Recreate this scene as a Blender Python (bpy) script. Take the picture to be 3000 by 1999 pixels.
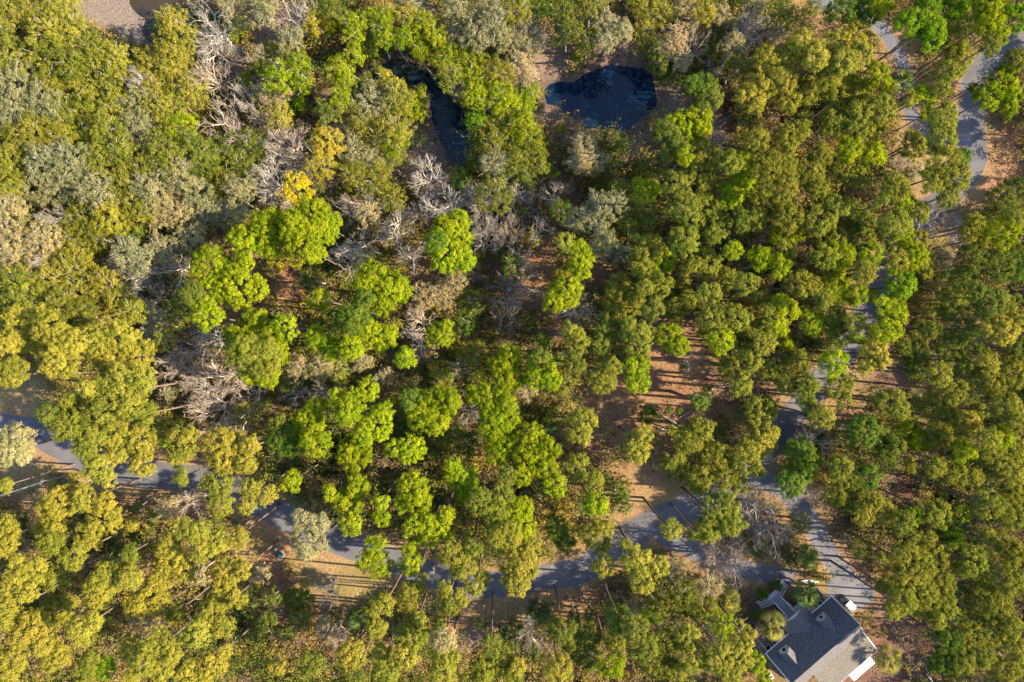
import bpy, math, random
import numpy as np
from mathutils import Vector, Matrix

# ------------------------------------------------------------------ camera, sky, sun, exposure
scene = bpy.context.scene
for o in list(bpy.data.objects):
    bpy.data.objects.remove(o)
COL = scene.collection
CAMH = 120.0
SUN_EL, SUN_AZ = math.radians(33), math.radians(-4.5)      # azimuth measured from +X (right of the picture)
SUN_DIR = Vector((math.cos(SUN_EL) * math.cos(SUN_AZ), math.cos(SUN_EL) * math.sin(SUN_AZ), math.sin(SUN_EL)))

cam = bpy.data.objects.new("camera", bpy.data.cameras.new("camera"))
COL.objects.link(cam)
cam.location = (0, 0, CAMH)
cam.rotation_euler = (0, 0, 0)
cam.data.lens = 24
cam.data.sensor_width = 36
cam.data.clip_end = 2000
scene.camera = cam

world = bpy.data.worlds.new("World")
scene.world = world
world.use_nodes = True
wn, wl = world.node_tree.nodes, world.node_tree.links
sky = wn.new("ShaderNodeTexSky")
sky.sky_type = 'NISHITA'
sky.sun_disc = False
sky.sun_elevation = SUN_EL
sky.sun_rotation = math.pi / 2 - SUN_AZ
bg = wn["Background"]
bg.inputs[1].default_value = 0.135
sky.ozone_density = 3.5
wl.new(sky.outputs[0], bg.inputs[0])

sun = bpy.data.objects.new("sun", bpy.data.lights.new("sun", 'SUN'))
COL.objects.link(sun)
sun.data.energy = 5.0
sun.data.angle = math.radians(0.5)
sun.data.color = (1.0, 0.85, 0.62)
sun.rotation_euler = SUN_DIR.to_track_quat('Z', 'Y').to_euler()
sun.location = SUN_DIR * 200

scene.view_settings.view_transform = 'Standard'
scene.view_settings.look = 'None'
scene.view_settings.gamma = 1
scene.view_settings.exposure = 1.95
scene.cycles.max_bounces = 5
scene.cycles.diffuse_bounces = 3
scene.cycles.transmission_bounces = 3
scene.cycles.use_denoising = True

rng = np.random.default_rng(7)
random.seed(7)


def W(px, py, h=0.0):
    """point of the photograph (3000 x 1999) at a height above the ground -> metres"""
    k = (CAMH - h) / 2000.0
    return ((px - 1500.0) * k, (999.5 - py) * k)


# ------------------------------------------------------------------ helpers
def tag(o, label=None, cat=None, group=None, kind=None):
    if label: o["label"] = label
    if cat: o["category"] = cat
    if group: o["group"] = group
    if kind: o["kind"] = kind
    return o


def link(name, me, parent=None, loc=(0, 0, 0)):
    o = bpy.data.objects.new(name, me)
    COL.objects.link(o)
    o.location = loc
    if parent is not None:
        o.parent = parent
    return o


def empty(name, loc, rz=0.0):
    o = bpy.data.objects.new(name, None)
    COL.objects.link(o)
    o.location = loc
    o.rotation_euler = (0, 0, rz)
    o.empty_display_size = 0.5
    return o


def np_mesh(name, V, F, mat, tint=None, smooth=False):
    """V (n,3); F (m,k) with one k"""
    V = np.asarray(V, dtype=np.float32); F = np.asarray(F, dtype=np.int32)
    me = bpy.data.meshes.new(name)
    m, k = F.shape
    me.vertices.add(len(V)); me.vertices.foreach_set("co", V.ravel())
    me.loops.add(m * k); me.loops.foreach_set("vertex_index", F.ravel())
    me.polygons.add(m)
    me.polygons.foreach_set("loop_start", np.arange(0, m * k, k, dtype=np.int32))
    me.polygons.foreach_set("loop_total", np.full(m, k, dtype=np.int32))
    if tint is not None:
        a = me.attributes.new("tint", 'FLOAT_COLOR', 'FACE') if np.ndim(tint) == 2 else me.attributes.new("tint", 'FLOAT', 'FACE')
        if np.ndim(tint) == 2:
            t4 = np.ones((m, 4), dtype=np.float32); t4[:, :3] = tint
            a.data.foreach_set("color", t4.ravel())
        else:
            a.data.foreach_set("value", np.asarray(tint, dtype=np.float32))
    me.update(calc_edges=True)
    if smooth:
        me.polygons.foreach_set("use_smooth", np.ones(m, dtype=bool))
    if mat is not None:
        me.materials.append(mat)
    return me


class MB:
    """collects boxes, prisms and bars into one mesh"""
    def __init__(s): s.v = []; s.f = []
    def poly(s, pts):
        b = len(s.v); s.v += [tuple(p) for p in pts]; s.f.append(list(range(b, b + len(pts))))
    def hexa(s, p):          # 8 points, bottom ring then top ring
        b = len(s.v); s.v += [tuple(q) for q in p]
        for f in ((3, 2, 1, 0), (4, 5, 6, 7), (0, 1, 5, 4), (1, 2, 6, 5), (2, 3, 7, 6), (3, 0, 4, 7)):
            s.f.append([b + i for i in f])
        return s
    def box(s, x0, x1, y0, y1, z0, z1):
        return s.hexa([(x0, y0, z0), (x1, y0, z0), (x1, y1, z0), (x0, y1, z0), (x0, y0, z1), (x1, y0, z1), (x1, y1, z1), (x0, y1, z1)])
    def bar(s, a, b_, r, n=6, r2=None):
        a = Vector(a); b_ = Vector(b_); d = (b_ - a)
        if d.length < 1e-6: return s
        q = d.to_track_quat('Z', 'Y'); r2 = r if r2 is None else r2
        b = len(s.v)
        for c, rr in ((a, r), (b_, r2)):
            for i in range(n):
                t = 2 * math.pi * i / n
                s.v.append(tuple(c + q @ Vector((rr * math.cos(t), rr * math.sin(t), 0))))
        for i in range(n):
            j = (i + 1) % n
            s.f.append([b + i, b + j, b + n + j, b + n + i])
        s.f.append([b + i for i in reversed(range(n))]); s.f.append([b + n + i for i in range(n)])
        return s
    def slab(s, pts, th):    # polygon swept down by th
        n = len(pts); b = len(s.v)
        s.v += [tuple(p) for p in pts] + [(p[0], p[1], p[2] - th) for p in pts]
        s.f.append([b + i for i in range(n)]); s.f.append([b + n + i for i in reversed(range(n))])
        for i in range(n):
            j = (i + 1) % n
            s.f.append([b + i, b + n + i, b + n + j, b + j])
        return s
    def mesh(s, name, mat, bevel=0.0):
        me = bpy.data.meshes.new(name); me.from_pydata(s.v, [], s.f); me.materials.append(mat)
        me.update()
        return me
    def build(s, name, mat, parent=None, loc=(0, 0, 0)):
        return link(name, s.mesh(name, mat), parent, loc)


# ------------------------------------------------------------------ materials
def new_mat(name):
    m = bpy.data.materials.new(name); m.use_nodes = True
    nt = m.node_tree
    for n in list(nt.nodes): nt.nodes.remove(n)
    out = nt.nodes.new("ShaderNodeOutputMaterial")
    return m, nt, out


def pbr(name, col, rough=0.7, noise=0.0, nscale=4.0, metallic=0.0, spec=0.3, bump=0.0, bscale=30.0, col2=None):
    m, nt, out = new_mat(name)
    N, L = nt.nodes, nt.links
    b = N.new("ShaderNodeBsdfPrincipled")
    b.inputs["Roughness"].default_value = rough
    b.inputs["Metallic"].default_value = metallic
    b.inputs["Specular IOR Level"].default_value = spec
    b.inputs["Base Color"].default_value = (*col, 1)
    geo = N.new("ShaderNodeNewGeometry")
    if noise > 0 or col2:
        t = N.new("ShaderNodeTexNoise"); t.inputs["Scale"].default_value = nscale; t.inputs["Detail"].default_value = 6
        L.new(geo.outputs["Position"], t.inputs["Vector"])
        mx = N.new("ShaderNodeMix"); mx.data_type = 'RGBA'
        c2 = col2 or tuple(c * (1 - noise) for c in col)
        c1 = tuple(c * (1 + noise * 0.5) for c in col)
        mx.inputs[6].default_value = (*c1, 1); mx.inputs[7].default_value = (*c2, 1)
        rp = N.new("ShaderNodeMapRange"); rp.inputs[1].default_value = 0.35; rp.inputs[2].default_value = 0.65
        L.new(t.outputs["Fac"], rp.inputs[0]); L.new(rp.outputs[0], mx.inputs[0]); L.new(mx.outputs[2], b.inputs["Base Color"])
    if bump > 0:
        t2 = N.new("ShaderNodeTexNoise"); t2.inputs["Scale"].default_value = bscale; t2.inputs["Detail"].default_value = 4
        L.new(geo.outputs["Position"], t2.inputs["Vector"])
        bp = N.new("ShaderNodeBump"); bp.inputs["Strength"].default_value = bump; bp.inputs["Distance"].default_value = 0.05
        L.new(t2.outputs["Fac"], bp.inputs["Height"]); L.new(bp.outputs[0], b.inputs["Normal"])
    L.new(b.outputs[0], out.inputs[0])
    return m


def leaf_mat(name, trans=0.28):
    """foliage: the tree's own colour (object colour), varied by clump ('tint') and from tree to tree"""
    m, nt, out = new_mat(name)
    N, L = nt.nodes, nt.links
    oi = N.new("ShaderNodeObjectInfo")
    at = N.new("ShaderNodeAttribute"); at.attribute_name = "tint"
    hs = N.new("ShaderNodeHueSaturation")
    # hue and value from the clump tint
    mr = N.new("ShaderNodeMapRange"); mr.inputs[1].default_value = 0; mr.inputs[2].default_value = 1
    mr.inputs[3].default_value = 0.525; mr.inputs[4].default_value = 0.480
    mv = N.new("ShaderNodeMapRange"); mv.inputs[3].default_value = 0.62; mv.inputs[4].default_value = 1.4
    L.new(at.outputs["Fac"], mr.inputs[0]); L.new(at.outputs["Fac"], mv.inputs[0])
    L.new(mr.outputs[0], hs.inputs["Hue"]); L.new(mv.outputs[0], hs.inputs["Value"])
    L.new(oi.outputs["Color"], hs.inputs["Color"])
    d = N.new("ShaderNodeBsdfDiffuse"); t = N.new("ShaderNodeBsdfTranslucent"); mix = N.new("ShaderNodeMixShader")
    mix.inputs[0].default_value = trans
    L.new(hs.outputs[0], d.inputs[0]); L.new(hs.outputs[0], t.inputs[0])
    L.new(d.outputs[0], mix.inputs[1]); L.new(t.outputs[0], mix.inputs[2])
    L.new(mix.outputs[0], out.inputs[0])
    return m


def objcol_mat(name, rough=0.8):
    m, nt, out = new_mat(name)
    N, L = nt.nodes, nt.links
    oi = N.new("ShaderNodeObjectInfo"); geo = N.new("ShaderNodeNewGeometry")
    t = N.new("ShaderNodeTexNoise"); t.inputs["Scale"].default_value = 2.5; t.inputs["Detail"].default_value = 4
    L.new(geo.outputs["Position"], t.inputs["Vector"])
    hs = N.new("ShaderNodeHueSaturation")
    mv = N.new("ShaderNodeMapRange"); mv.inputs[1].default_value = 0.3; mv.inputs[2].default_value = 0.7
    mv.inputs[3].default_value = 0.65; mv.inputs[4].default_value = 1.2
    L.new(t.outputs["Fac"], mv.inputs[0]); L.new(mv.outputs[0], hs.inputs["Value"]); L.new(oi.outputs["Color"], hs.inputs["Color"])
    b = N.new("ShaderNodeBsdfDiffuse"); L.new(hs.outputs[0], b.inputs[0]); L.new(b.outputs[0], out.inputs[0])
    return m


def tint_mat(name, trans=0.25):
    m, nt, out = new_mat(name)
    N, L = nt.nodes, nt.links
    at = N.new("ShaderNodeAttribute"); at.attribute_name = "tint"
    d = N.new("ShaderNodeBsdfDiffuse"); t = N.new("ShaderNodeBsdfTranslucent"); mix = N.new("ShaderNodeMixShader")
    mix.inputs[0].default_value = trans
    L.new(at.outputs["Color"], d.inputs[0]); L.new(at.outputs["Color"], t.inputs[0])
    L.new(d.outputs[0], mix.inputs[1]); L.new(t.outputs[0], mix.inputs[2]); L.new(mix.outputs[0], out.inputs[0])
    return m


M_LEAF = leaf_mat("foliage", 0.28)
M_BARK = objcol_mat("bark")
M_TINT = tint_mat("brush")
M_LIMB = pbr("pale_limb", (.34, .30, .25), .9, .25, 3)
M_FROND = leaf_mat("palm_frond", 0.3)

# ------------------------------------------------------------------ where open ground, roads and water are (photo pixels on the ground)
def tile(x0, y0, pts):
    return [(x0 + x / 2.24, y0 + y / 2.24) for x, y in pts]

POND = tile(1500, 0, [(200, 590), (250, 540), (330, 520), (410, 525), (480, 470), (560, 440), (640, 415), (720, 425), (800, 430), (900, 455), (940, 520), (955, 600), (965, 670), (940, 730), (880, 775), (830, 810), (770, 865), (700, 875), (620, 868), (540, 855), (470, 850), (410, 800), (350, 750), (290, 710), (215, 690)])
CHAN = tile(750, 0, [(760, 460), (850, 400), (950, 375), (1030, 400), (1100, 455), (1200, 500), (1290, 590), (1350, 690), (1400, 800), (1410, 930), (1400, 1040), (1340, 1120), (1270, 1080), (1225, 980), (1180, 880), (1150, 800), (1135, 700), (1110, 610), (1000, 590), (900, 620), (790, 600), (700, 640), (600, 660), (520, 720), (440, 800), (340, 770), (370, 690), (450, 640), (530, 590), (640, 560), (690, 500)])
MUD = tile(0, 0, [(470, -60), (495, 40), (540, 110), (600, 160), (700, 190), (760, 220), (830, 275), (930, 300), (1000, 300), (1060, 250), (1090, 160), (1180, 100), (1300, 80), (1520, 40), (1560, -60)])
MUDW = tile(0, 0, [(830, -60), (850, 20), (900, 90), (950, 130), (930, 200), (960, 260), (1010, 280), (1060, 240), (1085, 150), (1180, 85), (1300, 65), (1500, 30), (1540, -60)])
ROADS = {
 'road': ([(-120, 1235), (80, 1262), (205, 1322), (330, 1375), (470, 1393), (580, 1405), (690, 1440), (795, 1495), (906, 1549), (1027, 1600), (1152, 1647), (1286, 1690), (1375, 1712), (1500, 1710), (1612, 1688), (1700, 1672), (1775, 1620), (1840, 1572), (1930, 1520), (2013, 1490), (2110, 1450), (2190, 1385), (2259, 1290), (2325, 1215), (2392, 1132), (2460, 1052), (2512, 962), (2557, 873), (2600, 770), (2680, 660), (2790, 560), (2850, 470), (2845, 380), (2850, 280), (2880, 200), (2960, 130), (3120, 60)], 40),
 'driveway': ([(1900, 1540), (1975, 1585), (2060, 1625), (2140, 1655), (2222, 1678), (2330, 1692)], 27),
 'side_drive': ([(2200, 1395), (2290, 1430), (2345, 1490), (2390, 1560), (2432, 1630), (2480, 1690), (2500, 1740)], 31),
 'upper_drive': ([(2330, -60), (2400, 5), (2500, 25), (2590, 95), (2650, 200), (2668, 330), (2740, 395), (2840, 420)], 22),
}
APRON = tile(2200, 1299, [(490, 900), (600, 850), (700, 860), (800, 950), (815, 1000), (790, 1050), (720, 1090), (660, 1110), (560, 1030), (500, 990)])


def seg_dist(P, line):
    """distance of points P (n,2) to a polyline"""
    line = np.asarray(line, float); d = np.full(len(P), 1e9)
    for a, b in zip(line[:-1], line[1:]):
        ab = b - a; t = np.clip(((P - a) @ ab) / (ab @ ab), 0, 1)
        d = np.minimum(d, np.linalg.norm(P - (a + t[:, None] * ab), axis=1))
    return d


def inside(P, poly):
    poly = np.asarray(poly, float); c = np.zeros(len(P), bool); n = len(poly)
    for i in range(n):
        a, b = poly[i], poly[(i + 1) % n]
        if a[1] == b[1]: continue
        m = ((a[1] > P[:, 1]) != (b[1] > P[:, 1]))
        xi = (b[0] - a[0]) * (P[:, 1] - a[1]) / (b[1] - a[1]) + a[0]
        c ^= m & (P[:, 0] < xi)
    return c


def sdf(P, poly):
    d = seg_dist(P, list(poly) + [poly[0]])
    return np.where(inside(P, poly), -d, d)


def vnoise(P, scale, seed=0):
    """smooth value noise, 0..1, for points (n,2)"""
    r = np.random.default_rng(seed); G = r.random((64, 64))
    q = P / scale; i = np.floor(q).astype(int); f = q - i; f = f * f * (3 - 2 * f)
    g = lambda a, b: G[(i[:, 0] + a) % 64, (i[:, 1] + b) % 64]
    return (g(0, 0) * (1 - f[:, 0]) + g(1, 0) * f[:, 0]) * (1 - f[:, 1]) + (g(0, 1) * (1 - f[:, 0]) + g(1, 1) * f[:, 0]) * f[:, 1]


def fbm(P, scale, seed=0, oct_=4):
    s = 0; a = 1; t = 0
    for k in range(oct_):
        s = s + a * vnoise(P, scale / 2 ** k, seed + k); t += a; a *= 0.55
    return s / t

# discs of open, thinly covered ground (photo px): x, y, radius, kind  (s straw, g straw-coloured grass, d dark litter, h brown litter darkened in place of tree shadow)
OPEN = [(2000, 1110, 150, 's'), (1930, 1060, 110, 's'), (1880, 1150, 110, 's'), (1750, 1200, 90, 's'), (1800, 1250, 90, 's'), (1700, 1260, 60, 's'),
        (1600, 760, 75, 's'), (1580, 850, 75, 's'), (1760, 790, 60, 's'), (1640, 940, 60, 's'),
        (1880, 1400, 100, 's'), (1870, 1500, 100, 'g'), (1960, 1460, 60, 'g'), (850, 1655, 130, 's'), (960, 1665, 90, 'g'), (1060, 1700, 90, 'g'), (780, 1590, 100, 's'),
        (820, 1700, 90, 's'), (1000, 1750, 100, 's'), (70, 1200, 120, 'g'), (60, 1140, 90, 's'), (60, 1370, 100, 'g'), (300, 1410, 90, 'g'), (440, 1450, 80, 's'), (520, 1440, 80, 's'),
        (100, 1440, 90, 's'), (2600, 200, 90, 's'), (2640, 130, 80, 's'), (2420, 60, 80, 's'), (2780, 250, 80, 's'), (2920, 420, 100, 's'), (2960, 500, 90, 's'), (2850, 560, 70, 's'),
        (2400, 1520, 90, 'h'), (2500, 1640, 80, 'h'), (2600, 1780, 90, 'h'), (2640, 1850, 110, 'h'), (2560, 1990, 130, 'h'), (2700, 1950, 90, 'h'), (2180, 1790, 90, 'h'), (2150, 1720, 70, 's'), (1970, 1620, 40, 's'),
        (1600, 190, 80, 'd'), (1560, 240, 60, 'd'), (1800, 180, 90, 'd'), (1960, 300, 70, 'd'), (1870, 400, 70, 'd'), (1620, 340, 60, 'd'), (1230, 480, 70, 'd'), (1250, 420, 60, 'd'), (1190, 500, 50, 'd'), (1300, 530, 60, 'd'),
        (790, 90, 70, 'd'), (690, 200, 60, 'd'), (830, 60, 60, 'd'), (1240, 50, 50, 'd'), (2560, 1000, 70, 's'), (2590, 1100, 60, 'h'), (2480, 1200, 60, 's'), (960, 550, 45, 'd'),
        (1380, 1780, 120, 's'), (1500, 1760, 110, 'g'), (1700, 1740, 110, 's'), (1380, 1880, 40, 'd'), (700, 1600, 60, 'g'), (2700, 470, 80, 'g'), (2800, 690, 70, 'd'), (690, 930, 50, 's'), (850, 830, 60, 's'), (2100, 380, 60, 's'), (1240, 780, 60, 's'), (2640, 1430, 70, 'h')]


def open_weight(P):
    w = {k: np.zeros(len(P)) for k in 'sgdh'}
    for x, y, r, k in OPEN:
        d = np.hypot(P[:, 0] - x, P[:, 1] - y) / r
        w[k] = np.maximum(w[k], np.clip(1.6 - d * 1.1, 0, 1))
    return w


# ------------------------------------------------------------------ ground sheet
def build_ground():
    xs = np.concatenate([[-900, -600, -400, -250, -160, -120], np.arange(-98, 98.01, 0.5), [120, 160, 250, 400, 600, 900]])
    ys = np.concatenate([[-900, -600, -400, -250, -150, -90], np.arange(-66, 66.01, 0.5), [90, 150, 250, 400, 600, 900]])
    X, Y = np.meshgrid(xs, ys); nx, ny = len(xs), len(ys)
    P = np.stack([X.ravel(), Y.ravel()], 1)
    PX = np.stack([P[:, 0] / 0.06 + 1500, 999.5 - P[:, 1] / 0.06], 1)
    jit = np.stack([fbm(PX, 90, 3) - .5, fbm(PX, 90, 9) - .5], 1) * 70
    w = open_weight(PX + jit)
    straw = np.array([.185, .098, .052]); grass = np.array([.205, .132, .062]); litter = np.array([.105, .065, .042]); green = np.array([.095, .095, .028]); mud = np.array([.24, .18, .15]); dark = np.array([.10, .065, .05])
    n1 = fbm(PX, 120, 21)[:, None]; n2 = fbm(PX, 30, 31)[:, None]
    c = litter * (1 - n1) * 1.2 + straw * n1 * 0.9
    gw = np.clip((fbm(PX, 70, 41) - .45) * 4, 0, 1)[:, None] * .6
    c = c * (1 - gw) + green * gw
    c = c * (1 - w['s'][:, None]) + (straw * (.75 + .5 * n2)) * w['s'][:, None]
    g2 = np.clip((fbm(PX, 60, 51) - .5) * 5, 0, 1)[:, None]
    c = c * (1 - w['g'][:, None]) + (grass * (1 - g2 * .45) + green * g2 * .55) * w['g'][:, None]
    c = c * (1 - w['d'][:, None]) + (mud * .35 + litter * .8) * w['d'][:, None]
    c = c * (1 - w['h'][:, None]) + (np.array([.115, .062, .045]) * (.75 + .5 * n2)) * w['h'][:, None]  # litter brown with tree shadow put into the colour
    for nm, (ln, hw) in ROADS.items():
        near = (np.abs(PX[:, 0] - 1500) < 1700) & (np.abs(PX[:, 1] - 1000) < 1200)
        d = np.full(len(PX), 1e3); d[near] = seg_dist(PX[near] + jit[near] * .4, ln)
        k = np.clip(1.8 - d / (hw + 30) * 1.1, 0, 1)[:, None] * .7
        c = c * (1 - k) + (grass * .9 * (1 - g2 * .4) + straw * .1 + green * g2 * .3) * k
    for poly, colr in ((POND, dark), (CHAN, dark), (MUD, np.array([.15, .118, .10]))):
        d = sdf(PX + jit * .3, poly)
        k = np.clip(1 - d / 45, 0, 1)[:, None]
        if colr is not dark: k = np.clip(.5 - d / 12, 0, 1)[:, None]
        c = c * (1 - k) + colr * k
    V = np.column_stack([P, np.zeros(len(P))])
    idx = np.arange(nx * ny).reshape(ny, nx)
    F = np.stack([idx[:-1, :-1], idx[:-1, 1:], idx[1:, 1:], idx[1:, :-1]], -1).reshape(-1, 4)
    m, nt, out = new_mat("forest_floor")
    N, L = nt.nodes, nt.links
    me = np_mesh("ground", V, F, m)
    a = me.color_attributes.new("soil", 'FLOAT_COLOR', 'POINT')
    a.data.foreach_set("color", np.column_stack([np.clip(c, 0, 1), np.ones(len(c))]).astype(np.float32).ravel())
    at = N.new("ShaderNodeAttribute"); at.attribute_name = "soil"
    geo = N.new("ShaderNodeNewGeometry")
    hs = N.new("ShaderNodeHueSaturation")
    t1 = N.new("ShaderNodeTexNoise"); t1.inputs["Scale"].default_value = 2.2; t1.inputs["Detail"].default_value = 8; t1.inputs["Roughness"].default_value = .7
    t2 = N.new("ShaderNodeTexNoise"); t2.inputs["Scale"].default_value = .35; t2.inputs["Detail"].default_value = 4
    for t in (t1, t2): L.new(geo.outputs["Position"], t.inputs["Vector"])
    mv = N.new("ShaderNodeMapRange"); mv.inputs[1].default_value = .3; mv.inputs[2].default_value = .7; mv.inputs[3].default_value = .5; mv.inputs[4].default_value = 1.5
    L.new(t1.outputs["Fac"], mv.inputs[0]); L.new(mv.outputs[0], hs.inputs["Value"])
    mh = N.new("ShaderNodeMapRange"); mh.inputs[1].default_value = .3; mh.inputs[2].default_value = .7; mh.inputs[3].default_value = .485; mh.inputs[4].default_value = .52
    L.new(t2.outputs["Fac"], mh.inputs[0]); L.new(mh.outputs[0], hs.inputs["Hue"]); L.new(at.outputs["Color"], hs.inputs["Color"])
    b = N.new("ShaderNodeBsdfPrincipled"); b.inputs["Roughness"].default_value = .95; b.inputs["Specular IOR Level"].default_value = .1
    L.new(hs.outputs[0], b.inputs["Base Color"])
    bp = N.new("ShaderNodeBump"); bp.inputs["Strength"].default_value = .7; bp.inputs["Distance"].default_value = .15
    L.new(t1.outputs["Fac"], bp.inputs["Height"]); L.new(bp.outputs[0], b.inputs["Normal"]); L.new(b.outputs[0], out.inputs[0])
    tag(link("ground", me), "forest floor of brown pine straw and leaf litter", kind="structure")


def smooth_line(pts, step=14):
    pts = np.asarray(pts, float); out = []
    for i in range(len(pts) - 1):
        p0, p1, p2, p3 = pts[max(i - 1, 0)], pts[i], pts[i + 1], pts[min(i + 2, len(pts) - 1)]
        n = max(2, int(np.linalg.norm(p2 - p1) / step))
        for k in range(n):
            t = k / n
            out.append(.5 * ((2 * p1) + (-p0 + p2) * t + (2 * p0 - 5 * p1 + 4 * p2 - p3) * t * t + (-p0 + 3 * p1 - 3 * p2 + p3) * t ** 3))
    out.append(pts[-1])
    return np.array(out)


def asphalt(name, col, litter=.5):
    m, nt, out = new_mat(name)
    N, L = nt.nodes, nt.links
    geo = N.new("ShaderNodeNewGeometry"); at = N.new("ShaderNodeAttribute"); at.attribute_name = "edge"
    t1 = N.new("ShaderNodeTexNoise"); t1.inputs["Scale"].default_value = 1.1; t1.inputs["Detail"].default_value = 8; t1.inputs["Roughness"].default_value = .75
    t2 = N.new("ShaderNodeTexNoise"); t2.inputs["Scale"].default_value = 9; t2.inputs["Detail"].default_value = 5
    for t in (t1, t2): L.new(geo.outputs["Position"], t.inputs["Vector"])
    add = N.new("ShaderNodeMath"); add.operation = 'MULTIPLY_ADD'; add.inputs[1].default_value = .9; L.new(t1.outputs["Fac"], add.inputs[0]); L.new(at.outputs["Fac"], add.inputs[2])
    rp = N.new("ShaderNodeMapRange"); rp.inputs[1].default_value = 1.18 - litter * .1; rp.inputs[2].default_value = 1.42 - litter * .1; L.new(add.outputs[0], rp.inputs[0])
    mv = N.new("ShaderNodeMapRange"); mv.inputs[1].default_value = .3; mv.inputs[2].default_value = .7; mv.inputs[3].default_value = .8; mv.inputs[4].default_value = 1.2; L.new(t2.outputs["Fac"], mv.inputs[0])
    mx = N.new("ShaderNodeMix"); mx.data_type = 'RGBA'; mx.inputs[6].default_value = (*col, 1); mx.inputs[7].default_value = (.2, .12, .065, 1); L.new(rp.outputs[0], mx.inputs[0])
    t3 = N.new("ShaderNodeTexNoise"); t3.inputs["Scale"].default_value = .22; t3.inputs["Detail"].default_value = 7; L.new(geo.outputs["Position"], t3.inputs["Vector"])
    m3 = N.new("ShaderNodeMapRange"); m3.inputs[1].default_value = .3; m3.inputs[2].default_value = .7; m3.inputs[3].default_value = .72; m3.inputs[4].default_value = 1.25; L.new(t3.outputs["Fac"], m3.inputs[0])
    mm = N.new("ShaderNodeMath"); mm.operation = 'MULTIPLY'; L.new(mv.outputs[0], mm.inputs[0]); L.new(m3.outputs[0], mm.inputs[1])
    vo = N.new("ShaderNodeTexVoronoi"); vo.inputs["Scale"].default_value = 2.2; L.new(geo.outputs["Position"], vo.inputs["Vector"])
    vr = N.new("ShaderNodeMapRange"); vr.inputs[1].default_value = .16; vr.inputs[2].default_value = .10; vr.inputs[3].default_value = 0; vr.inputs[4].default_value = .6; L.new(vo.outputs["Distance"], vr.inputs[0])
    vm = N.new("ShaderNodeMath"); vm.operation = 'MULTIPLY'; L.new(vr.outputs[0], vm.inputs[0]); L.new(t1.outputs["Fac"], vm.inputs[1])
    m4 = N.new("ShaderNodeMix"); m4.data_type = 'RGBA'; m4.inputs[7].default_value = (.22, .13, .07, 1); L.new(vm.outputs[0], m4.inputs[0]); L.new(mx.outputs[2], m4.inputs[6])
    hs = N.new("ShaderNodeHueSaturation"); L.new(m4.outputs[2], hs.inputs["Color"]); L.new(mm.outputs[0], hs.inputs["Value"])
    b = N.new("ShaderNodeBsdfPrincipled"); b.inputs["Roughness"].default_value = .9; b.inputs["Specular IOR Level"].default_value = .15
    L.new(hs.outputs[0], b.inputs["Base Color"]); L.new(b.outputs[0], out.inputs[0])
    return m


def build_roads():
    z = .012
    for nm, (ln, hw) in ROADS.items():
        c = smooth_line(ln); n = len(c)
        t = np.gradient(c, axis=0); t /= np.linalg.norm(t, axis=1)[:, None]; nn = np.stack([-t[:, 1], t[:, 0]], 1)
        cols = np.array([-1.12, -.95, -.7, 0, .7, .95, 1.12]); V = []; E = []
        for j, k in enumerate(cols):
            wob = 1 + .05 * np.sin(np.arange(n) * .9 + j * 2) + .04 * np.sin(np.arange(n) * .37 + j)
            q = c + nn * (k * hw * wob)[:, None]
            x, y = W(q[:, 0], q[:, 1]); V.append(np.column_stack([x, y, np.full(n, z)])); E.append(np.full(n, {1.12: 1.2, .95: .75, .7: .35, 0: .1}[abs(k)]))
        V = np.stack(V, 1).reshape(-1, 3); E = np.stack(E, 1).ravel(); m = len(cols)
        idx = np.arange(n * m).reshape(n, m)
        F = np.stack([idx[:-1, :-1], idx[:-1, 1:], idx[1:, 1:], idx[1:, :-1]], -1).reshape(-1, 4)
        mat = asphalt(nm + "_asphalt", (.092, .088, .092) if nm == 'road' else (.105, .104, .116), .3 if nm == 'road' else (2.6 if nm == 'upper_drive' else 1.5))
        me = np_mesh(nm, V, F, mat)
        a = me.attributes.new("edge", 'FLOAT', 'POINT'); a.data.foreach_set("value", E.astype(np.float32))
        names = {'road': "road", 'driveway': "driveway", 'side_drive': "driveway", 'upper_drive': "driveway"}
        o = tag(link(names[nm], me), {'road': "grey asphalt lane curving through the pines", 'driveway': "pale gravel drive leading from the lane to the house", 'side_drive': "bluish gravel drive running down beside the palms to the cart", 'upper_drive': "grey drive at the top right under tall pines"}[nm], kind="structure")
        z += .004
    mb = MB(); pts = [(*W(x, y), z) for x, y in APRON]; mb.poly(pts[::-1])
    o = mb.build("parking_apron", asphalt("apron_asphalt", (.115, .112, .122), .5))
    tag(o, "gravel apron with a golf cart parked beside the house", kind="structure")


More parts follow.
